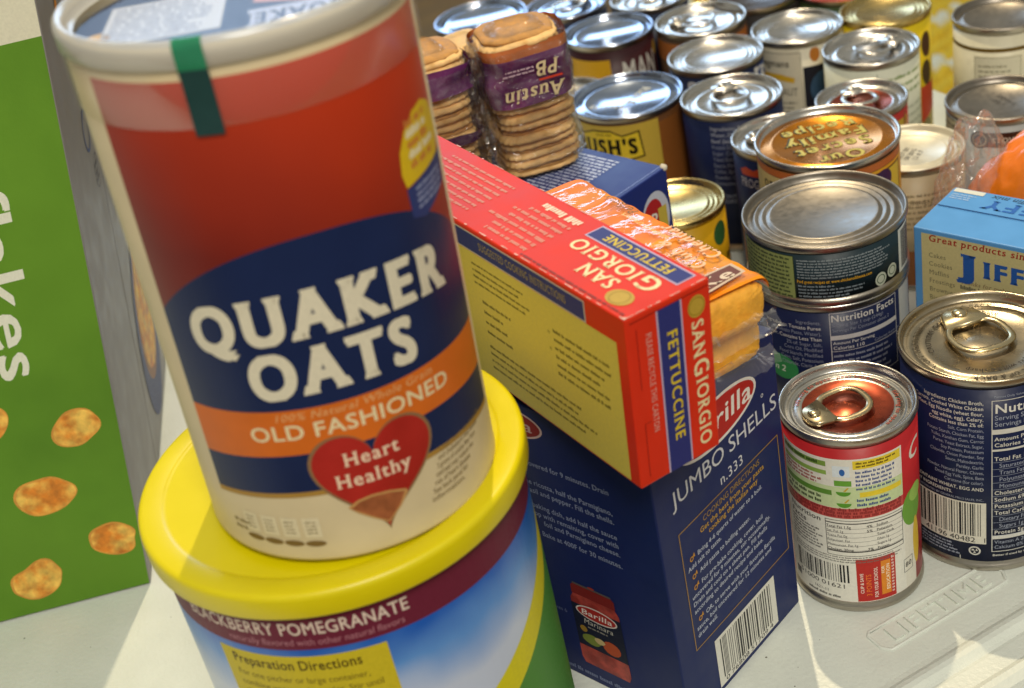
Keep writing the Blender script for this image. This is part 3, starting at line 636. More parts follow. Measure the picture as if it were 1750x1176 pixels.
def barilla():
    w, dp, h = .0973, .14, .167
    t = box_thing('pasta_box', 'upright navy jumbo shells pasta box under the red carton', 'pasta box', (.043, .4484, 0), (0, 0, .7422), (w, dp, h), CARD('navy', '15245a', .45))
    d = Dec(); g = 'a8863a'; wt = 'd4d6dc'
    d.ell(.050, .1475, .0305, .0118, 'e8e2dc', 1, rot=.02); d.ell(.050, .1475, .0288, .0102, 'b8261f', 2, rot=.02)
    d.text('Barilla', .0275, .1432, .0098, 'efe8e0', 3, 'b', shear=.12, fit=.049)
    d.ring(.084, .1385, .0006, .0010, wt, 2, 12)
    d.text('JUMBO SHELLS', .0122, .1255, .0082, wt, 2, 'r', fit=.0825)
    d.text('n.333', .0555, .1137, .0054, wt, 2, 'r', 'c', track=.05)
    fr = .0005
    d.rect(.0125, .040, .0130, .1105, g, 2); d.rect(.0922, .040, .0927, .1105, g, 2); d.rect(.013, .040, .0922, .0405, g, 2); d.rect(.013, .1100, .0922, .1105, g, 2)
    d.text('COOKING DIRECTIONS', .0535, .1045, .0031, g, 2, 'r', 'c', fit=.046); d.text('Get the best from your pasta', .0535, .0999, .0030, 'c29a3e', 2, 'b', 'c', fit=.052); d.text('cooking the Italian way', .0535, .0957, .0030, 'c29a3e', 2, 'b', 'c', fit=.040)
    rows = [(.0903, 'Bring 4-6 quarts of water to a boil.', 1), (.0858, 'Add salt to taste.', 0), (.0800, 'Add pasta to boiling water.', 1), (.0735, 'For pre-bake cooking, cover, boil', 1), (.0692, 'uncovered for 9 minutes, stir occasionally.', 0), (.0649, 'Drain and cool on a sheet pan. Fill shells', 0), (.0606, 'according to desired recipe and bake.', 0), (.0545, 'OR, to serve with your favorite Barilla', 1), (.0502, 'sauce, boil uncovered for 12 minutes and', 0), (.0459, 'drain well.', 0)]
    for y, s, b in rows:
        x0 = .0235 if b else .0155
        d.text(s, x0, y, .0026, 'b9c0d2', 2, 'b', sx=min(.92, (.0905-x0)/max(.001, d.width(s, .0026, 'b'))))
        if b:
            d.ring(.0190, y+.0013, .0008, .0014, 'c8922e', 2, 12); d.poly([(.0198, y+.002), (.0212, y+.0038), (.0216, y+.0012)], 'c8922e', 2)
    d.rect(.0262, .0032, .0775, .0342, 'e0ded4', 1); d.barcode(.0300, .0072, .0740, .0322, seed=13); d.text('0 76808 51709 4', .031, .0040, .0026, '15151a', 3, fit=.042)
    d.build('print', t, pln((0, -.0001, 0), (1, 0, 0), (0, 0, 1)))
    # left (recipe) face: u runs from far to near corner
    d = Dec(); wl = '8d97b4'
    d.ell(.060, .1555, .023, .0085, 'd4b8b0', 1); d.ell(.060, .1555, .0218, .0074, '8e2420', 2); d.text('Barilla', .043, .1525, .0062, 'c8a8a0', 3, 'b', shear=.12, fit=.034)
    rows = [(.1325, 'boil pasta uncovered for 9 minutes. Drain'), (.1210, 'In a bowl, combine ricotta, half the Parmigiano,'), (.1160, 'egg, salt, basil and pepper. Fill the shells.'), (.1070, 'In a baking dish, add half the sauce'), (.1020, 'then shells; top with remaining, cover with'), (.0970, 'foil and Parmigiano cheese.'), (.0900, 'Bake at 400F for 30 minutes.')]
    for y, s in rows: d.text(s, .116, y, .0030, wl, 2, 'b', 'r', sx=.86)
    d.text('Serves 6', .074, .0430, .0024, '6d779a', 2, 'r', 'r'); d.greek(.010, .0030, .110, .0075, 1, '6d779a', 2, 61, .6, .1)
    # printed sauce jar
    jx = .093; rd = mat('print_tomato', '8e2a20', .4, var=.3, scale=160, col2='b8483a', c2scale=120)
    d.poly([(jx-.013, .0645), (jx-.0130, .0595), (jx+.0130, .0595), (jx+.013, .0645), (jx+.0115, .0660), (jx-.0115, .0660)], '7d231e', 2); d.rect(jx-.0115, .0660, jx+.0115, .0672, '55504e', 2); d.ell(jx, .0674, .002, .0008, 'a03a2a', 3)
    d.poly([(jx-.0125, .0595), (jx-.0145, .0560), (jx-.0150, .0160), (jx-.0135, .0125), (jx+.0135, .0125), (jx+.0150, .0160), (jx+.0145, .0560), (jx+.0125, .0595)], rd, 2)
    d.rect(jx-.0149, .0250, jx+.0149, .0530, '161c30', 3); d.ell(jx, .0495, .0125, .0046, 'd8ccc4', 4); d.ell(jx, .0495, .0116, .0038, 'a82a22', 5); d.text('Barilla', jx, .0478, .0034, 'e8ddd4', 6, 'b', 'c', shear=.12, fit=.019)
    d.text('Marinara', jx, .0415, .0032, 'c8c4b8', 4, 's', 'c', fit=.018, shear=.15); d.greek(jx-.007, .0385, jx+.007, .0405, 1, '9a968a', 4, 63, .6)
    d.ell(jx-.006, .031, .006, .0035, '7c8a3a', 4, n=14, wob=.08, seed=2); d.ell(jx+.006, .031, .0055, .0045, 'b8502a', 5, n=14); d.ell(jx-.001, .0325, .003, .0022, 'c9b47c', 6, n=12, wob=.1, seed=4); d.ell(jx-.010, .037, .0022, .0022, '9a7a2a', 5, n=10)
    d.build('print', t, pln((-.0001, dp, 0), (0, -1, 0), (0, 0, 1)))
    d = Dec(); d.rect(.004, .004, w-.004, dp-.004, '1d2c5c', 1); d.text('Barilla', .02, .06, .014, 'b7332a', 2, 'b', fit=.055); d.build('print', t, pln((0, 0, h+.0001), (1, 0, 0), (0, 1, 0)))
barilla()
def red_box():
    l, w, h = .0402, .24, .0779
    t = box_thing('pasta_box', 'red and yellow fettuccine pasta carton lying on its edge across the navy box', 'pasta box', (.0368, .4193, .1698), (.0405, .0344, .4911), (l, w, h), mat('card_red', 'd6321a', .42, var=.05, scale=60, bump=.12, bscale=45, spec=.16))
    yel = 'd8bd2a'; nv = '2c3274'; cr = 'ead9a8'; gd = 'b99a3a'; lv = 'b6a8c4'
    # end face
    d = Dec()
    d.rect(.0142, .0004, .0150, .0752, lv, 1); d.rect(.0255, .0004, .0263, .0752, lv, 1); d.rect(.0150, .0004, .0255, .0752, nv, 2)
    d.text('FETTUCCINE', .0186, .0642, .0048, yel, 3, 'S', rot=-pi/2, fit=.051)
    d.ell(.0332, .0688, .0042, .0048, gd, 2, n=20); d.ring(.0332, .0688, .0034, .0039, '9a7c22', 3, 20)
    d.text('SAN', .0302, .0628, .0058, cr, 3, 'S', rot=-pi/2, fit=.0172); d.text('G', .0300, .0452, .0074, cr, 3, 'S', rot=-pi/2, fit=.0085); d.text('IORGIO', .0306, .0364, .0058, cr, 3, 'S', rot=-pi/2, fit=.0325)
    d.text('PLEASE RECYCLE THIS CARTON', .0088, .0680, .0026, 'd9a79a', 3, 's', rot=-pi/2, fit=.045)
    d.rect(.0046, .004, .0049, .0290, '8a1a12', 2); d.rect(.0046, .0290, .0075, .0293, '8a1a12', 2); d.rect(.0046, .045, .0049, .072, '8a1a12', 2); d.rect(.002, .0752, .039, .0756, '8a1a12', 2)
    d.build('print', t, pln((0, -.0001, 0), (1, 0, 0), (0, 0, 1)))
    # long side: u from far end to the near corner
    d = Dec(); u = lambda q: w-q
    d.rect(u(.196), .0012, u(.0060), .0660, 'd6c558', 1); d.rect(u(.196), .0662, u(.0240), .0760, 'c9c2b4', 1); d.rect(u(.195), .0668, u(.0247), .0753, nv, 2)
    d.rect(u(.0240), .0655, u(.0060), .0660, 'd6c558', 2)
    d.text('SUGGESTED COOKING INSTRUCTIONS', u(.096), .0695, .0036, 'a8964a', 3, 's', fit=.060)
    tx = '6d6224'
    d.greek(u(.104), .050, u(.062), .0625, 4, tx, 2, 71, .42, .3); d.greek(u(.048), .030, u(.010), .0545, 6, tx, 2, 72, .42, .4); d.text('*', u(.052), .0480, .003, tx, 2); d.text('*', u(.052), .0400, .003, tx, 2)
    d.greek(u(.100), .026, u(.075), .046, 4, tx, 2, 73, .34, .5); d.greek(u(.100), .008, u(.012), .0225, 4, tx, 2, 74, .42, .3); d.greek(u(.19), .01, u(.115), .06, 10, tx, 2, 75, .42, .3)
    d.build('print', t, pln((-.0001, w, 0), (0, -1, 0), (0, 0, 1)))
    # top: reading direction runs away from the near end, letters upside down for the camera
    d = Dec()  # x = along far, y = towards the left/front edge  (0..l)
    Y = lambda q: l-q
    d.rect(.0045, Y(.0380), .0605, Y(.0285), lv, 1); d.rect(.0052, Y(.0372), .0598, Y(.0293), nv, 2); d.text('FETTUCCINE', .0130, Y(.0357), .0048, yel, 3, 'S', fit=.040)
    d.ell(.0135, Y(.0088), .0062, .0050, gd, 2, n=22); d.ring(.0135, Y(.0088), .0038, .0043, '9a7c22', 3, 20)
    d.text('SAN', .0215, Y(.0165), .0074, cr, 2, 'S', fit=.0215); d.text('G', .0080, Y(.0268), .0092, cr, 2, 'S', fit=.0115); d.text('IORGIO', .0198, Y(.0262), .0074, cr, 2, 'S', fit=.041)
    ink_p = 'd98a74'
    d.greek(.0685, Y(.0355), .0945, Y(.0300), 1, 'ead0b8', 2, 76, .75, 0); d.greek(.0685, Y(.0290), .110, Y(.0030), 6, ink_p, 2, 77, .5, .35); d.greek(.115, Y(.034), .185, Y(.006), 7, ink_p, 2, 78, .45, .3)
    d.greek(.003, Y(.0035), .068, Y(.0010), 1, '8a2a18', 2, 79, .6, .0)
    rw = random.Random(4)
    for k in range(70):
        x = rw.uniform(.001, .17)**1.0; ln = rw.uniform(.0006, .004); e = rw.choice((0, 0, 1)); yy = (Y(.0007) if e == 0 else Y(l-.0004)); hw = rw.uniform(.00015, .0004)
        d.rect(x, yy-hw, x+ln, yy+hw, 'e0a898', 4)
    for k in range(26):
        y = rw.uniform(.001, l-.001); d.rect(.0003, y, .0003+rw.uniform(.0002, .0007), y+rw.uniform(.0004, .002), 'e0a898', 4)
    d.poly([(.0002, Y(.0002)), (.0030, Y(.0003)), (.0016, Y(.0014)), (.0004, Y(.0026))], 'd8b0a0', 4)
    d.build('print', t, pln((l, 0, h+.0001), (0, 1, 0), (-1, 0, 0)))
red_box()
def blue_box():
    yaw = atan2(.777, -.63); L, wd, h = .20, .062, .15
    # origin at the right back bottom corner of the near end; x = long axis, y = towards the camera-left
    t = box_thing('pasta_box', 'dark blue pasta carton with white fine print behind the orange cracker packs', 'pasta box', (.1100, .7295, 0), (0, 0, yaw), (L, wd, h), CARD('blue', '1f3078', .4))
    d = Dec(); wt = 'c9d2ec'
    d.greek(.030, .006, .13, .056, 15, wt, 1, 81, .62, .3, 'l'); d.rect(.003, .0005, .0034, .0615, '8fa0d8', 1)
    d.build('print', t, pln((0, 0, h+.0001), (1, 0, 0), (0, 1, 0)))
    d = Dec()  # near end: u from left (y=wd) to right (y=0)
    d.ell(.0475, .1220, .0125, .0180, 'c8ccdc', 1, rot=-.1, n=24); d.ell(.0450, .1235, .0088, .0125, 'b5262a', 2, rot=-.25, n=24); d.text('R', .0418, .1190, .0085, 'ece6dc', 4, 'b', rot=-.2); d.rect(.0500, .1050, .0575, .1280, 'cdb64a', 3); d.text('onzoni', .0415, .1130, .0042, 'ece6dc', 4, 'b', rot=-1.2)
    d.build('print', t, pln((-.0001, wd, 0), (0, -1, 0), (0, 0, 1)))
    k = bpy.data.meshes.new('torn_corner'); bm = bmesh.new(); bmesh.ops.create_icosphere(bm, subdivisions=2, radius=.0022)
    for v in bm.verts: v.co *= 1+.35*noise.noise(v.co*900)
    bm.to_mesh(k); bm.free(); obj('torn_corner', k, mat('bare_card', 'd8d0bc', .8), t, loc=(.0012, .0008, h-.0004))
blue_box()
def muffin_box():
    yaw = -.8346; L, wd, h = .118, .046, .1355
    t = box_thing('muffin_mix_box', 'light blue muffin mix box with yellow panel at the right edge', 'mix box', (.2195, .6265, 0), (0, 0, yaw), (L, wd, h), CARD('sky_blue', '5a9ad6', .35))
    d = Dec(); bl = '2a5aa8'
    S0 = -.0035
    d.rect(.0045, .004, L-.004, .1330, 'c9be88', 1)
    d.text('Great products since 1930', .0085, .1288, .0040, 'a5362a', 2, 'S', fit=.074, shear=.12, arc=lambda x: .0)
    for k, s in enumerate(('Cakes', 'Cookies', 'Muffins', 'Frostings', 'Brownies', 'Biscuits', 'Pie Crusts', 'Pancakes')): d.text(s, .0085, .1232-k*.0052-.0040, .0027, '6d6a52', 2, 's', sx=.9)
    d.text('"', .0262, .1240-.0040, .0050, bl, 2, 'b'); d.text('J', .0272, .1118, .0132, bl, 2, 'Q', fit=.0112); d.text('IFFY', .0388, .1130, .0100, bl, 2, 'Q', fit=.034); d.text('"', .074, .1240-.0040, .0050, bl, 2, 'b')
    d.text('Thanks for making', .0260, .1110-.0040, .0024, '7a5a42', 2, 's', shear=.2); d.greek(.026, .08, .10, .108, 5, '6d6a52', 2, 83, .45)
    d.build('print', t, pln((0, -.0001, 0), (1, 0, 0), (0, 0, 1)))
    d = Dec()
    d.rect(.001, .0248, L-.001, .0252, '25406a', 1); d.rect(.002, .0412, .0190, .0452, 'd8d8cc', 1)
    q = Dec(); db = '2f66b4'
    q.text('JIFFY', 0, 0, .0092, db, 1, 'S', 'l', fit=.040); q.build('print', t, pln((.062, .0385, h+.0008), (-1, 0, 0), (0, -1, 0)))
    q = Dec(); q.text('corn muffin mix', 0, 0, .0036, '3a4a5c', 1, 's', 'l', shear=.3, fit=.040); q.build('print', t, pln((.064, .0440, h+.0008), (-1, 0, 0), (0, -1, 0)))
    d.greek(.003, .0335, .0170, .0400, 3, 'a9c4e0', 1, 85, .6, .2)
    d.build('print', t, pln((0, 0, h+.0008), (1, 0, 0), (0, 1, 0)))
    obj('top_flap', bevel_box('top_flap', L-.002, .0205, .0006, .0002, 1), CARD('sky_blue', '5a9ad6', .35), t, False, (.001, .0255, h))
muffin_box()
def cereal():
    wd, h = .20, .42; sh, sb = math.tan(radians(8.0)), math.tan(radians(10))   # the cartons are squashed out of square
    EZ = (sh, sb, 1); yw = radians(3.6)
    def carton(label, y0, dp, m):
        t = thing('cereal_box', label, 'cereal box', (-.2375-y0*sin(yw), .6418+y0*cos(yw), .0005), (0, 0, yw))
        me = bevel_box('carton', wd, dp, h, .0008); me.transform(Matrix.Translation((-wd, 0, 0)))
        for v in me.vertices: v.co.x += v.co.z*sh; v.co.y += v.co.z*sb
        obj('carton', me, m, t, False); return t
    sil = CARD('silver', '8e8b89', .45)
    t = carton('tall green corn flakes box, squashed out of square, at the left edge', 0, .112, sil)
    d = Dec(); gr = mat('print_green', '608c22', .45, var=.10, scale=14, col2='527e1a', c2scale=8, bump=.08, bscale=500, spec=.3)
    d.rect(-wd+.0005, .0008, -.0006, .311, gr, 1); d.rect(-wd+.0005, .311, -.0006, h-.001, 'd6d2bc', 1)
    fk = mat('print_flake', 'd07c1e', .5, var=.3, scale=170, col2='e6ba54', c2scale=110, c2lo=.38, c2hi=.62)
    fe = mat('print_flake_edge', 'd09038', .5, var=.25, scale=160)
    for k, (x, y, rx, ry, ro, wb) in enumerate(((-.0240, .1050, .0132, .0112, .2, .05), (-.0487, .0700, .0168, .0118, -.1, .05), (-.0160, .0340, .0145, .0098, -.2, .06), (-.0630, .0205, .0165, .0105, .1, .09), (-.0720, .118, .0130, .011, .5, .06), (-.105, .05, .016, .012, 0, .06), (-.125, .085, .016, .012, .3, .06), (-.15, .04, .017, .012, -.2, .06))):
        d.ell(x, y, rx, ry, fe, 2, ro, 44, wb*1.6, k+3); d.ell(x+.0004, y-.0002, rx*.94, ry*.92, fk, 3, ro, 44, wb*1.6, k+3)
    d.text('corn', -.0575, .325, .0235, 'dcdccb', 2, 'b', rot=-pi/2, fit=.075); d.text('flakes', -.0575, .2440, .0235, 'dcdccb', 2, 'b', rot=-pi/2, fit=.106)
    d.build('front_print', t, pln((0, -.0003, 0), (1, 0, 0), EZ))
    d = Dec()   # side panel, u from the front edge backwards
    d.ell(.0568, .308, .0045, .0050, 'd98a2a', 1, n=16); d.text('cereal', .0720, .3010, .0100, '4a4d5c', 1, 'r', rot=-1.2, shear=.3)
    d.ring(.0800, .234, .0100, .0118, '3a5a96', 1, 30); d.ring(.0940, .206, .0090, .0096, '4a4a58', 1, 26); d.greek(.087, .200, .101, .212, 3, '4a4a58', 1, 87, .6)
    d.build('side_print', t, pln((.0003, 0, 0), (0, 1, 0), EZ))
    t = carton('silver cereal box with printed blue bowl, right behind the green box', .113, .220, sil)
    d = Dec(); cx, cy = .072, .066
    d.ell(cx, cy, .055, .060, '1d2f66', 1, n=48); d.build('printed_bowl', t, pln((.0003, 0, 0), (0, 1, 0), EZ)); d = Dec(); d.ell(cx+.004, cy+.010, .047, .047, '8a5a34', 2, n=44); d.build('printed_rim', t, pln((.0003, 0, 0), (0, 1, 0), EZ)); d = Dec(); d.ell(cx+.006, cy+.012, .044, .042, fk, 3, n=40, wob=.03)
    d.build('printed_cereal', t, pln((.0003, 0, 0), (0, 1, 0), EZ))
cereal()

# ------------------------------------------------------------------ drink canister
def drink():
    t = thing('drink_mix_canister', 'large blue drink mix canister with yellow plastic lid', 'canister', (-.0784, .4401, 0))
    rb, zt = .0725, .196; rl = .0763; H = .2010
    m = bpy.data.materials.new('print_sky_swirl'); m.use_nodes = True; q = m.node_tree; b = q.nodes['Principled BSDF']; b.inputs['Roughness'].default_value = .3
    uvn = nn(q, 'ShaderNodeUVMap'); sx = nn(q, 'ShaderNodeSeparateXYZ'); q.links.new(uvn.outputs[0], sx.inputs[0])
    ns = nn(q, 'ShaderNodeTexNoise'); ns.inputs['Scale'].default_value = 26; ns.inputs['Detail'].default_value = 2; q.links.new(uvn.outputs[0], ns.inputs['Vector'])
    # diagonal print gradient from deep blue to white
    ma = nn(q, 'ShaderNodeMath', operation='MULTIPLY_ADD'); ma.inputs[1].default_value = -27.; ma.inputs[2].default_value = 4.30; q.links.new(sx.outputs[1], ma.inputs[0])
    mb = nn(q, 'ShaderNodeMath', operation='MULTIPLY_ADD'); mb.inputs[1].default_value = -1.2; q.links.new(sx.outputs[0], mb.inputs[0]); q.links.new(ma.outputs[0], mb.inputs[2])
    mc = nn(q, 'ShaderNodeMath', operation='MULTIPLY_ADD'); mc.inputs[1].default_value = .8; q.links.new(ns.outputs[0], mc.inputs[0]); q.links.new(mb.outputs[0], mc.inputs[2])
    cr = nn(q, 'ShaderNodeValToRGB'); e = cr.color_ramp.elements; e[0].position = .0; e[0].color = (*lin('0f5abc'), 1); e[1].position = 1.0; e[1].color = (*lin('c3cfe6'), 1); n3 = e.new(.42); n3.color = (*lin('5c94da'), 1)
    q.links.new(mc.outputs[0], cr.inputs[0]); q.links.new(cr.outputs[0], b.inputs['Base Color'])
    obj('body', lathe_mesh('canister_body', [(0, .002), (rb*.95, .002), (rb, .0), (rb+.0006, .002), (rb+.0006, .005), (rb, .006), (rb, zt)], 128), mat('grey_card', 'b9bcc4', .4), t)
    d = Dec(); a0 = radians(-80); U = pi*rb
    d.rect(-U*.999, .007, U*.999, .1722, m, 1); d.rect(-U*.999, .1722, U*.999, .1905, '6a2238', 1)
    # yellow curve and green field
    def cy(x): return .100+ .00+ max(0, x+.02)**1.35*1.05
    pts = [(x, cy(x)) for x in [k*.004-.012 for k in range(31)]]
    for i in range(len(pts)-1):
        (x0, y0), (x1, y1) = pts[i], pts[i+1]
        d.raw([(x0, .008), (x1, .008), (x1, y1-.016), (x0, y0-.016)], [(0, 1, 2, 3)], '4d8a34', 3)
        d.raw([(x0, y0-.016), (x1, y1-.016), (x1, y1), (x0, y0)], [(0, 1, 2, 3)], 'd6cc1e', 3)
    d.text('BLACKBERRY POMEGRANATE', -.079, .1795, .0058, 'dccabc', 3, 'b', fit=.090, shear=.0)
    d.text('naturally flavored with other natural flavors', -.060, .1745, .0030, 'b07884', 3, 'r', fit=.068, shear=.1)
    d.rect(-.0675, .06, -.0005, .1690, 'cbb92a', 3); d.text('Preparation Directions', -.0625, .1620, .0048, '4a3a14', 4, 'b', fit=.052)
    for k in range(4): d.text(('For one pitcher or large container,', 'combine water and powder. Stir until', 'all powder is dissolved. Use the measuring', 'cap to scoop. Chill and serve.')[k], -.0625, .1555-k*.0052, .0030, '6d5c1c', 4, 'r', fit=(.053, .057, .056, .05)[k])
    d.rect(-.045, .08, -.002, .1385, '4a2a1c', 4); d.greek(-.062, .09, -.047, .134, 8, '5a4a18', 4, 91, .5)
    d.build('label', t, cyl(rb+.0002, a0), cut=.004)
    yl = mat('yellow_lid_plastic', 'dccc00', .36, var=.03, scale=40, sss=.12, bump=.03, bscale=300)
    pr = [(rl-.0012, H-.0110), (rl-.0002, H-.0106), (rl, H-.0100), (rl, H-.0026), (rl-.0002, H-.0013), (rl-.0008, H-.0005), (rl-.0016, H-.0001), (rl-.0026, H), (rl-.0040, H), (rl-.0092, H), (rl-.0096, H-.0002), (rl-.0102, H-.0006), (rl-.0108, H-.0008), (rl-.0116, H-.0008), (rl-.020, H-.0008), (0, H-.0008)]
    obj('lid', lathe_mesh('canister_lid', pr, 128), yl, t)
drink()

# ------------------------------------------------------------------ oats canister
def oats():
    r, H = .0545, .190; a0 = radians(-76)
    t = thing('oats_canister', 'large cardboard rolled oats canister standing on the yellow lid', 'canister', (-.0689, .4322, .2013), (-.0111, .041, 0))
    cm = mat('cream_card', 'cdbd98', .45, var=.05, scale=60, bump=.06, bscale=200)
    obj('body', lathe_mesh('oats_body', [(0, .001), (r*.97, .001), (r, 0), (r+.0002, .0012), (r, .0025), (r, H-.003), (r-.0008, H-.002), (r-.0016, H-.003), (r-.0016, H-.012)], 128), cm, t)
    m = bpy.data.materials.new('print_red_field'); m.use_nodes = True; q = m.node_tree; b = q.nodes['Principled BSDF']; b.inputs['Roughness'].default_value = .36; b.inputs['Specular IOR Level'].default_value = .22
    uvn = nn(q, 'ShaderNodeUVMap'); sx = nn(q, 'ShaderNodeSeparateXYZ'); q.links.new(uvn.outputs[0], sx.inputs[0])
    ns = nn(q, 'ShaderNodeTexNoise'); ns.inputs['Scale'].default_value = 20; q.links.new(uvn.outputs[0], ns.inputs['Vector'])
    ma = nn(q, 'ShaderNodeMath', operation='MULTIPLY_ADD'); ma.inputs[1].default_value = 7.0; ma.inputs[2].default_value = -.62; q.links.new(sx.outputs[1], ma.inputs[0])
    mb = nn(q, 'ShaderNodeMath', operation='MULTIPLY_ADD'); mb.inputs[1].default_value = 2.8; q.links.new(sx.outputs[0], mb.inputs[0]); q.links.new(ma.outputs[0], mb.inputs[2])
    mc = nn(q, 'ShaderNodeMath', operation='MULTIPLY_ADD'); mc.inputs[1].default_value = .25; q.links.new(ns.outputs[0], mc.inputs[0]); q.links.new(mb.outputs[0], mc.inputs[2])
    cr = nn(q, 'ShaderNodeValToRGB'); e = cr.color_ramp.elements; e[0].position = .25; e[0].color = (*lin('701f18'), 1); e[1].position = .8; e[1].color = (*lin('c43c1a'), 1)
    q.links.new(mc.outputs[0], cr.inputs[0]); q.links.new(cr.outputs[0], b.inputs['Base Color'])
    d = Dec(); nv = mat('print_navy', '17264e', .36, spec=.2, var=.12, scale=30); cr_ = 'd9d2bb'; og = mat('print_orange', 'd06a22', .38, spec=.2, var=.08, scale=60)
    uw = .0625
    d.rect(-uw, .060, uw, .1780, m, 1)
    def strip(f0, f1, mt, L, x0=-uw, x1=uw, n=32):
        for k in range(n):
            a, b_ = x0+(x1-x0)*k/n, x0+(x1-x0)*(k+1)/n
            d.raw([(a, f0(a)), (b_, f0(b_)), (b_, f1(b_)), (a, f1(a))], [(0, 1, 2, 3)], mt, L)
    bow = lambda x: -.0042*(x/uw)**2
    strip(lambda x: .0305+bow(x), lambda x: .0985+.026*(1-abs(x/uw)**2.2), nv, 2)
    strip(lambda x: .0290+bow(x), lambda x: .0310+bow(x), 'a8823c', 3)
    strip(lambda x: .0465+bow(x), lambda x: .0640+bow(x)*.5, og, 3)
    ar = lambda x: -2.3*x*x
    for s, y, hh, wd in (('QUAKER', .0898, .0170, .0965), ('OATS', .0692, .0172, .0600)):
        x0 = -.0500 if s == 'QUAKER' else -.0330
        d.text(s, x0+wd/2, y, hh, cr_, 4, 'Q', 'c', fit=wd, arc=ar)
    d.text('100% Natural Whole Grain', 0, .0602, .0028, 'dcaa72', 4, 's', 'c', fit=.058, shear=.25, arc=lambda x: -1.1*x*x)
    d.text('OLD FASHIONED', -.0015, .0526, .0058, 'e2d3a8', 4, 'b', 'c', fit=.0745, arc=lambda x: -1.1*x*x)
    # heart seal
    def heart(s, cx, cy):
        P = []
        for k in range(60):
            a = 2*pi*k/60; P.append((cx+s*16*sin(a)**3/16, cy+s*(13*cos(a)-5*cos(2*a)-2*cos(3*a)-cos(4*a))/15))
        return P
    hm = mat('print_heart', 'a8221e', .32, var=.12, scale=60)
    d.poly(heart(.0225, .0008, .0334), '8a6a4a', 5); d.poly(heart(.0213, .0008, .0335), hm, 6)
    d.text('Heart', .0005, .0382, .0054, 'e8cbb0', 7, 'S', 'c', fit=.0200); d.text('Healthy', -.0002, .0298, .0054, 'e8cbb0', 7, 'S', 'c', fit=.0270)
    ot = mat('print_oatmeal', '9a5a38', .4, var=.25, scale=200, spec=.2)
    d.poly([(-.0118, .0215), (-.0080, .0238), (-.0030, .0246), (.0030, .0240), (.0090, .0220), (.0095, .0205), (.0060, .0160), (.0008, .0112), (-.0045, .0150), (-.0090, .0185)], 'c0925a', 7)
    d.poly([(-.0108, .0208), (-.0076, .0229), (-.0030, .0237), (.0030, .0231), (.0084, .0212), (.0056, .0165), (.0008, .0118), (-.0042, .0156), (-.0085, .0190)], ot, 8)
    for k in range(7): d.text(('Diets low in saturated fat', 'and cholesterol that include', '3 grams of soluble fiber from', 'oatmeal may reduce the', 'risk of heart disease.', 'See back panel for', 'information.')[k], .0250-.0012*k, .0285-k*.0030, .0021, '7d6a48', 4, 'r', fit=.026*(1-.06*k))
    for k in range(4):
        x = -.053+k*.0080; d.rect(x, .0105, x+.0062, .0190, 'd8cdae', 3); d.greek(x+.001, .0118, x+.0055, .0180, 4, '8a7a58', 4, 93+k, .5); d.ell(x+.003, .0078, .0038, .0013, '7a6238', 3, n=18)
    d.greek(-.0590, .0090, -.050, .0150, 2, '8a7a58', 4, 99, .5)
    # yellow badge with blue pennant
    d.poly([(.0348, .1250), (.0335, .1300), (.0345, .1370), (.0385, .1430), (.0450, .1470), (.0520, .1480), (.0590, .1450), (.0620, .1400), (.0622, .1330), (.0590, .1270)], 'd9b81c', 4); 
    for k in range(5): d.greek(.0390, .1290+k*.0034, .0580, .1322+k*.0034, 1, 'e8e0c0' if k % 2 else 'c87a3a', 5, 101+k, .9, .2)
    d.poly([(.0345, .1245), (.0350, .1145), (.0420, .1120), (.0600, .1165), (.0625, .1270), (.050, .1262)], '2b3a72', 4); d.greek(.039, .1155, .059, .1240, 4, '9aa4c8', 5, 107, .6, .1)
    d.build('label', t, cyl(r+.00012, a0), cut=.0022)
    # translucent snap lid: skirt, rim, clear disc with printed insert
    pl = mat('lid_translucent_plastic', 'd6d0c0', .16, var=.03, scale=50, sss=.2)
    RL = r*1.018
    obj('lid_rim', lathe_mesh('lid_rim', [(RL-.0004, H-.0086), (RL+.0004, H-.0080), (RL+.0005, H-.0026), (RL+.0002, H-.0010), (RL-.0006, H), (RL-.0016, H+.0002), (RL-.0026, H-.0004), (RL-.0032, H-.0018), (RL-.0036, H-.0045), (RL-.0050, H-.0050)], 128), film('lid_plastic', (1, .99, .95), .05, 30, .05, .42, .14, .6), t)
    obj('lid_skirt', lathe_mesh('lid_skirt', [(RL+.0002, H-.0092), (r+.0010, H-.0105), (r+.0008, H-.0262), (r+.0004, H-.0266)], 128), film('skirt_film', (1, .97, .92), .05, 20, .0, .07, .25, .16), t)
    obj('lid_disc', lathe_mesh('lid_disc', [(RL-.0049, H-.0050), (0, H-.0050)], 96), film('lid_clear', (1, 1, 1), .05, 9, .0, .0, .05, .22), t)
    d = Dec(); d.ell(0, 0, r-.003, r-.003, '26304e', 1, n=64)
    d.rect(-.042, -.020, -.004, .020, 'b9bcc6', 2); d.text('QUAKER', .000, -.012, .011, '26304e', 3, 'S', 'r', rot=pi, fit=.036); d.greek(-.040, -.018, -.006, .018, 9, '6a7088', 3, 111, .6)
    d.poly([(.005, .000), (.030, -.010), (.042, .006), (.030, .024), (.008, .020)], 'c08a7a', 2); d.rect(.004, -.026, .030, -.008, 'aab0c8', 2); d.ell(-.043, -.010, .004, .005, 'c8a04a', 2)
    d.build('lid_insert', t, pln((0, 0, H-.0085), (1, 0, 0), (0, 1, 0)))
    # green tape strip over the rim and down the side
    g1 = mat('green_tape', '1d7a55', .25, coat=.4); g2 = mat('green_tape_on_print', '123c3c', .28, coat=.3)
    aw = .0043/r; ac = a0-.0225/r
    v = []; f = []; mi = []
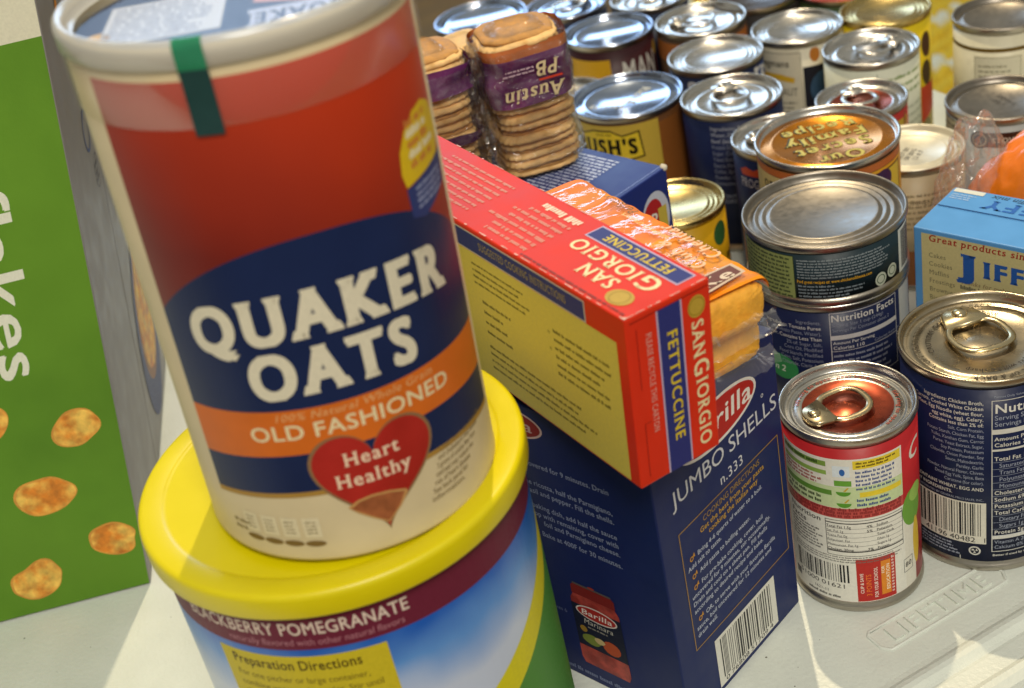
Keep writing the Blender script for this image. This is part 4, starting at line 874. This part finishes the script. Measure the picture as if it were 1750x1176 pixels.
    pr = [(RL-.0030, H-.0010), (RL-.0022, H+.0005), (RL-.0008, H+.0005), (RL+.0006, H-.0008), (RL+.0009, H-.0026), (RL+.0008, H-.0085), (r+.0013, H-.0110), (r+.0011, H-.0285)]
    for (rr, z) in pr:
        for k in range(5): a = ac-aw+2*aw*k/4; v.append((rr*cos(a), rr*sin(a), z))
    for i in range(len(pr)-1):
        for k in range(4): f.append((i*5+k, i*5+k+1, (i+1)*5+k+1, (i+1)*5+k)); mi.append(1 if i >= 5 else 0)
    obj('seal_tape', pym('seal_tape', v, f, mi), [g1, g2], t)
oats()

# ------------------------------------------------------------------ wrapped crackers
def wafer(name, a, b, th, e=.55, scal=22, seed=1):
    """square cracker with rounded corners, crimped edge and dimpled top"""
    rnd = random.Random(seed); n = 88; v = []; f = []
    rows = [(.0, th*.46), (.35, th*.50), (.70, th*.50), (.90, th*.42), (.985, th*.18), (1.0, -.02*th), (.985, -th*.22), (.90, -th*.42), (.5, -th*.48), (0, -th*.48)]
    idx = []
    for q, z in rows:
        if q == 0: idx.append([len(v)]); v.append((0, 0, z)); continue
        row = []
        for k in range(n):
            w = 2*pi*k/n; c, s = cos(w), sin(w)
            sc = 1+.018*cos(scal*w)*(q > .8)
            x = a*q*sc*math.copysign(abs(c)**e, c); y = b*q*sc*math.copysign(abs(s)**e, s)
            row.append(len(v)); v.append((x, y, z+.0006*noise.noise(Vector((x*90, y*90, z*50+seed)))))
        idx.append(row)
    for i in range(len(idx)-1):
        A, B = idx[i], idx[i+1]
        for k in range(n):
            k2 = (k+1) % n
            if len(A) == 1: f.append((A[0], B[k], B[k2]))
            elif len(B) == 1: f.append((A[k2], A[k], B[0]))
            else: f.append((A[k2], A[k], B[k], B[k2]))
    return pym(name, v, f)
CRK = mat('cracker_toasted', 'eec382', .7, var=.16, scale=130, bump=.5, bscale=500, col2='cf9a4c', c2scale=90, c2lo=.5, c2hi=.75)
CRK2 = mat('cracker_cheese', 'f8b43a', .6, var=.16, scale=150, bump=.6, bscale=420, col2='e8951c', c2scale=110, c2lo=.5, c2hi=.75)
PB = mat('peanut_filling', 'c08c4c', .75, var=.2, scale=220, bump=.4)
FILM = film('clear_wrap', (.99, .985, .97), 1., 85, .055, .005, .08, .5)
def shell(name, a, b, z0, z1, e=.5, seed=0, nz=26, n=72, amp=.0022, taper=True, freq=55):
    v = []; f = []
    for i in range(nz+1):
        q = i/nz; z = z0+(z1-z0)*q
        tp = 1.0 if not taper else min(1, .35+6*q, .35+6*(1-q))
        for k in range(n):
            w = 2*pi*k/n; c, s = cos(w), sin(w)
            x = a*math.copysign(abs(c)**e, c)*tp; y = b*math.copysign(abs(s)**e, s)*tp
            g = 1+amp/a*(noise.noise(Vector((x*freq, y*freq, z*freq*1.3+seed)))*1.2+.6*abs(noise.noise(Vector((x*130, y*130, z*60+seed+9)))))
            v.append((x*g, y*g, z))
    for i in range(nz):
        for k in range(n): k2 = (k+1) % n; f.append((i*n+k, i*n+k2, (i+1)*n+k2, (i+1)*n+k))
    return v, f
WAF = wafer('cracker', .0236, .0222, .0050)
FIL = wafer('filling', .0218, .0204, .0036, scal=9, seed=5)
def cracker_stack(label, pos, rotz, z, n, band, seed, tilt=(0, 0), text=True):
    t = thing('cracker_pack', label, 'cracker pack', (pos[0], pos[1], z), (tilt[0], tilt[1], rotz), 'wrapped stacks of peanut butter crackers')
    rnd = random.Random(seed); zz = .003; hts = []
    for k in range(n):
        o = obj('cracker', WAF.copy() if k == 0 else t.children[0].data, CRK if k == 0 else [], t, loc=(rnd.uniform(-.0016, .0016), rnd.uniform(-.0016, .0016), zz+.001))
        o.rotation_euler = (rnd.uniform(-.05, .05), rnd.uniform(-.05, .05), rnd.uniform(-.09, .09)+(pi if k % 2 else 0))
        zz += .0047
        if k % 2 == 0:
            p = bpy.data.objects.get('filling_src_'+str(seed))
            q = obj('filling', FIL.copy(), PB, t, loc=(rnd.uniform(-.001, .001), rnd.uniform(-.001, .001), zz-.0012)); zz += .0019
    H = zz+.001
    v, f = shell('film', .0268, .0252, -.001, H+.0015, seed=seed, amp=.0026)
    obj('wrapper', pym('wrapper', v, f), FILM, t, smooth=False)
    # twisted fin of wrap down one side
    fv = []; ff = []; nf = 22
    for i in range(nf+1):
        q = i/nf; zf = q*H
        for k in range(5):
            u = k/4; fv.append((-.0230-.0105*u*(1+.4*noise.noise(Vector((q*5, seed, 1)))), -.014-.004*u+.006*u*noise.noise(Vector((q*8, u*3, seed))), zf+.003*noise.noise(Vector((q*9, u*4, seed+3)))))
    for i in range(nf):
        for k in range(4): ff.append((i*5+k, i*5+k+1, (i+1)*5+k+1, (i+1)*5+k))
    obj('wrapper_fin', pym('wrapper_fin', fv, ff), FILM, t, smooth=False)
    # printed band
    for (b0, b1, colr) in band:
        pm = mat('band_'+colr, colr, .25, var=.15, scale=90, coat=.6, bump=1., bscale=75)
        v, f = shell('band', .0261, .0245, H*b0, H*b1, seed=seed, nz=14, amp=.0026, taper=False)
        bo = obj('printed_band', pym('printed_band', v, f), pm, t)
    if text and band:
        b0, b1, _ = band[0]; d = Dec()
        d.text('Austin', 0, 0, .0085, 'd8c49a', 1, 'S', 'c', fit=.036, shear=.25); d.text('PB', -.010, -.0135, .0085, 'd8c49a', 1, 'S', 'c', fit=.014, shear=.25); d.greek(-.002, -.0125, .018, -.008, 2, 'c8a8b8', 1, 3, .6); d.rect(-.018, -.0035, -.004, -.0022, 'c8402a', 1)
        d.build('band_lettering', t, pln((0, -.0268, H*(b0*.62+b1*.38)), (-1, 0, 0), (0, 0, -1)))
    return H
cracker_stack('stack of round crackers in clear wrap with purple band, standing behind the red carton', (.040, .772), radians(8), .1505, 15, [(.54, .86, '6a2a66'), (.86, .93, 'b8642a')], 3)
cracker_stack('wrapped cracker stack with purple band nearest the oats canister, resting on another stack', (-.0205, .7620), radians(16), .118, 21, [(.80, .93, '6a2a66'), (.545, .60, '5a2458')], 8, tilt=(0, .03), text=False)
cracker_stack('lower wrapped cracker stack carrying the stack nearest the oats canister', (-.0205, .7620), radians(-6), .0005, 19, [(.3, .5, '6a2a66')], 12, text=False)
cracker_stack('rearmost wrapped cracker stack, half hidden behind its neighbour', (.0085, .8215), radians(30), .0005, 38, [(.86, .93, '6a2a66'), (.60, .66, '5a2458')], 15, text=False)

def cheese_pack(label, pos, rotz, z, seed, hh=.0222, printed=True):
    t = thing('cracker_pack', label, 'cracker pack', (pos[0], pos[1], z), (0, 0, rotz), 'orange cheese cracker packs')
    L, wd = .142, .046; rnd = random.Random(seed); n = 11
    me = wafer('cracker', hh*.5*.95, wd*.47, .0112, e=.42, scal=16, seed=seed); me.transform(Matrix.Rotation(pi/2, 4, 'Y'))
    for k in range(n):
        o = obj('cracker', me, CRK2 if k == 0 else [], t, loc=(L*(k+.5)/n+rnd.uniform(-.0006, .0006), wd/2+rnd.uniform(-.001, .001), hh/2+rnd.uniform(-.0004, .0004)))
        o.rotation_euler = (rnd.uniform(-.03, .03), rnd.uniform(-.04, .04), rnd.uniform(-.05, .05))
    # clear film sleeve
    v = []; f = []; N = 56; nz = 34
    for i in range(nz+1):
        q = i/nz; x = -.004+(L+.008)*q; tp = min(1, .55+9*q, .55+9*(1-q))
        for k in range(N):
            w = 2*pi*k/N; c, s = cos(w), sin(w); y = wd*.515*math.copysign(abs(c)**.4, c)*(.9+.1*tp); zz = hh*(.535 if s < 0 or not printed else .57)*math.copysign(abs(s)**.4, s)*tp
            g = .0011*noise.noise(Vector((x*70, y*80, zz*80+seed)))+.0005*sin(x*2*pi*n/L)
            v.append((x, wd/2+y+g*c, hh/2+zz+g*s))
    for i in range(nz):
        for k in range(N): k2 = (k+1) % N; f.append((i*N+k, (i+1)*N+k, (i+1)*N+k2, i*N+k2))
    obj('wrapper', pym('wrapper', v, f), film('thin_wrap', (1, .995, .98), .5, 32, .0, .0, .10, .22), t)
    # crimped end fin
    for xe, sg in ((-.003, -1), (L+.003, 1)):
        fv = []; ff = []
        for i in range(15):
            for k in range(6):
                q = i/14; u = k/5; fv.append((xe+sg*u*.0075, wd*(.04+.92*q)+.002*noise.noise(Vector((q*6, u*3, seed))), hh*.42-u*hh*.28+.0035*noise.noise(Vector((q*7, u*2, seed+2)))))
        for i in range(14):
            for k in range(5): ff.append((i*6+k, i*6+k+1, (i+1)*6+k+1, (i+1)*6+k))
        obj('crimped_end', pym('crimped_end', fv, ff), film('crimp_film', (.99, .99, .98), .7, 50, .01, .05, .3, .25), t)
    if printed:
        # orange printed upper sleeve following the crackers
        v = []; f = []; mi = []; N = 22; nx = 66
        for i in range(nx+1):
            x = L*(.012+.976*i/nx)
            for k in range(N+1):
                w = pi*(.02+.96*k/N); c, s = cos(w), sin(w); y = wd*.52*math.copysign(abs(c)**.34, c); zz = hh*.545*abs(s)**.34
                g = .0008*noise.noise(Vector((x*60, y*50, seed)))+.00042*sin(x*2*pi*n/L+y*60)
                v.append((x, wd/2+y, hh/2+zz+g))
        for i in range(nx):
            for k in range(N): f.append((i*(N+1)+k, (i+1)*(N+1)+k, (i+1)*(N+1)+k+1, i*(N+1)+k+1))
        om = mat('orange_film_print', 'f2a00c', .5, var=.10, scale=60, col2='f08008', c2scale=24, c2lo=.42, c2hi=.6, spec=.15, bump=.3, bscale=120)
        ps = obj('printed_sleeve', pym('printed_sleeve', v, f), om, t)
        d = Dec()
        d.text('Club &', 0, .0065, .0066, 'eebf94', 1, 'S', 'l', shear=.2); d.text('Cheddar', .002, -.0030, .0066, 'eebf94', 1, 'S', 'l', shear=.2); d.text('sandwich crackers', .032, .004, .0032, 'f0c870', 1, 'r'); d.text('Perfectly', .062, -.001, .0042, '7a5a1c', 1, 's', shear=.3)
        d.build('sleeve_lettering', t, pln((.022, .0065, hh*1.045+.0022), (1, 0, 0), (0, 1, 0)))
        d = Dec(); d.poly([(0, 0), (.030, .0035), (.030, .0130), (.012, .0140), (.0035, .0095)], 'c9b49a', 1); d.poly([(.006, .0022), (.0285, .0045), (.0285, .0120), (.012, .0128), (.006, .0090)], '6a3a28', 2); d.text('Ke', .009, .0042, .0068, 'd9c8b0', 3, 'S', fit=.018)
        d.build('brand_plate', t, pln((.0030, .0365, hh*1.045+.0022), (0, -1, 0), (1, 0, 0)))
    return t
rz = radians(113)
# origin: near right corner; x axis runs away from the camera, y to the left
cheese_pack('lower orange cheese cracker pack, squeezed between navy box and upper pack', (.1080, .4920), rz, .1676, 21, .0222, printed=False)
cheese_pack('upper orange cheese cracker pack with printed sleeve beside the red carton', (.1085, .4830), radians(114), .1910, 22, .0215)

# ------------------------------------------------------------------ orange bag by the muffin box
def bag():
    t = thing('snack_bag', 'crumpled orange plastic bag with clear end behind the muffin mix box', 'bag', (.333, .716, 0))
    def blob(name, cx, cy, cz, ax, ay, az, seed, m, fq=26, amp=.35, lo=-1):
        bm = bmesh.new(); bmesh.ops.create_icosphere(bm, subdivisions=5, radius=1)
        for v in bm.verts:
            p = v.co.copy(); g = 1+amp*(noise.noise(p*1.6+Vector((seed, 0, 0)))*.8+abs(noise.noise(p*4.2+Vector((0, seed, 0))))*.55+.18*noise.noise(p*11))
            v.co = Vector((cx+p.x*ax*g, cy+p.y*ay*g, max(0.0006, cz+p.z*az*g)))
        me = bpy.data.meshes.new(name); bm.to_mesh(me); bm.free(); return obj(name, me, m, t, smooth=name != 'clear_end')
    om = mat('orange_bag_plastic', 'f07c18', .3, var=.06, coat=.35, bump=.3, bscale=60)
    blob('printed_front', .006, 0, .060, .056, .030, .072, 3.1, om, amp=.13)
    blob('clear_end', -.040, .010, .066, .024, .020, .070, 7.7, film('bag_clear', (1, .99, .98), .8, 45, .05, .10, .12, .35), amp=.25)
    d = Dec(); d.ell(0, 0, .014, .009, 'd8b81c', 1, n=20); d.text('M', -.005, -.003, .007, '3a2a18', 2, 'b', rot=.6)
    d.build('bag_emblem', t, pln((.010, -.034, .085), Vector((1, 0, 0)), Vector((0, .25, .97))))
bag()
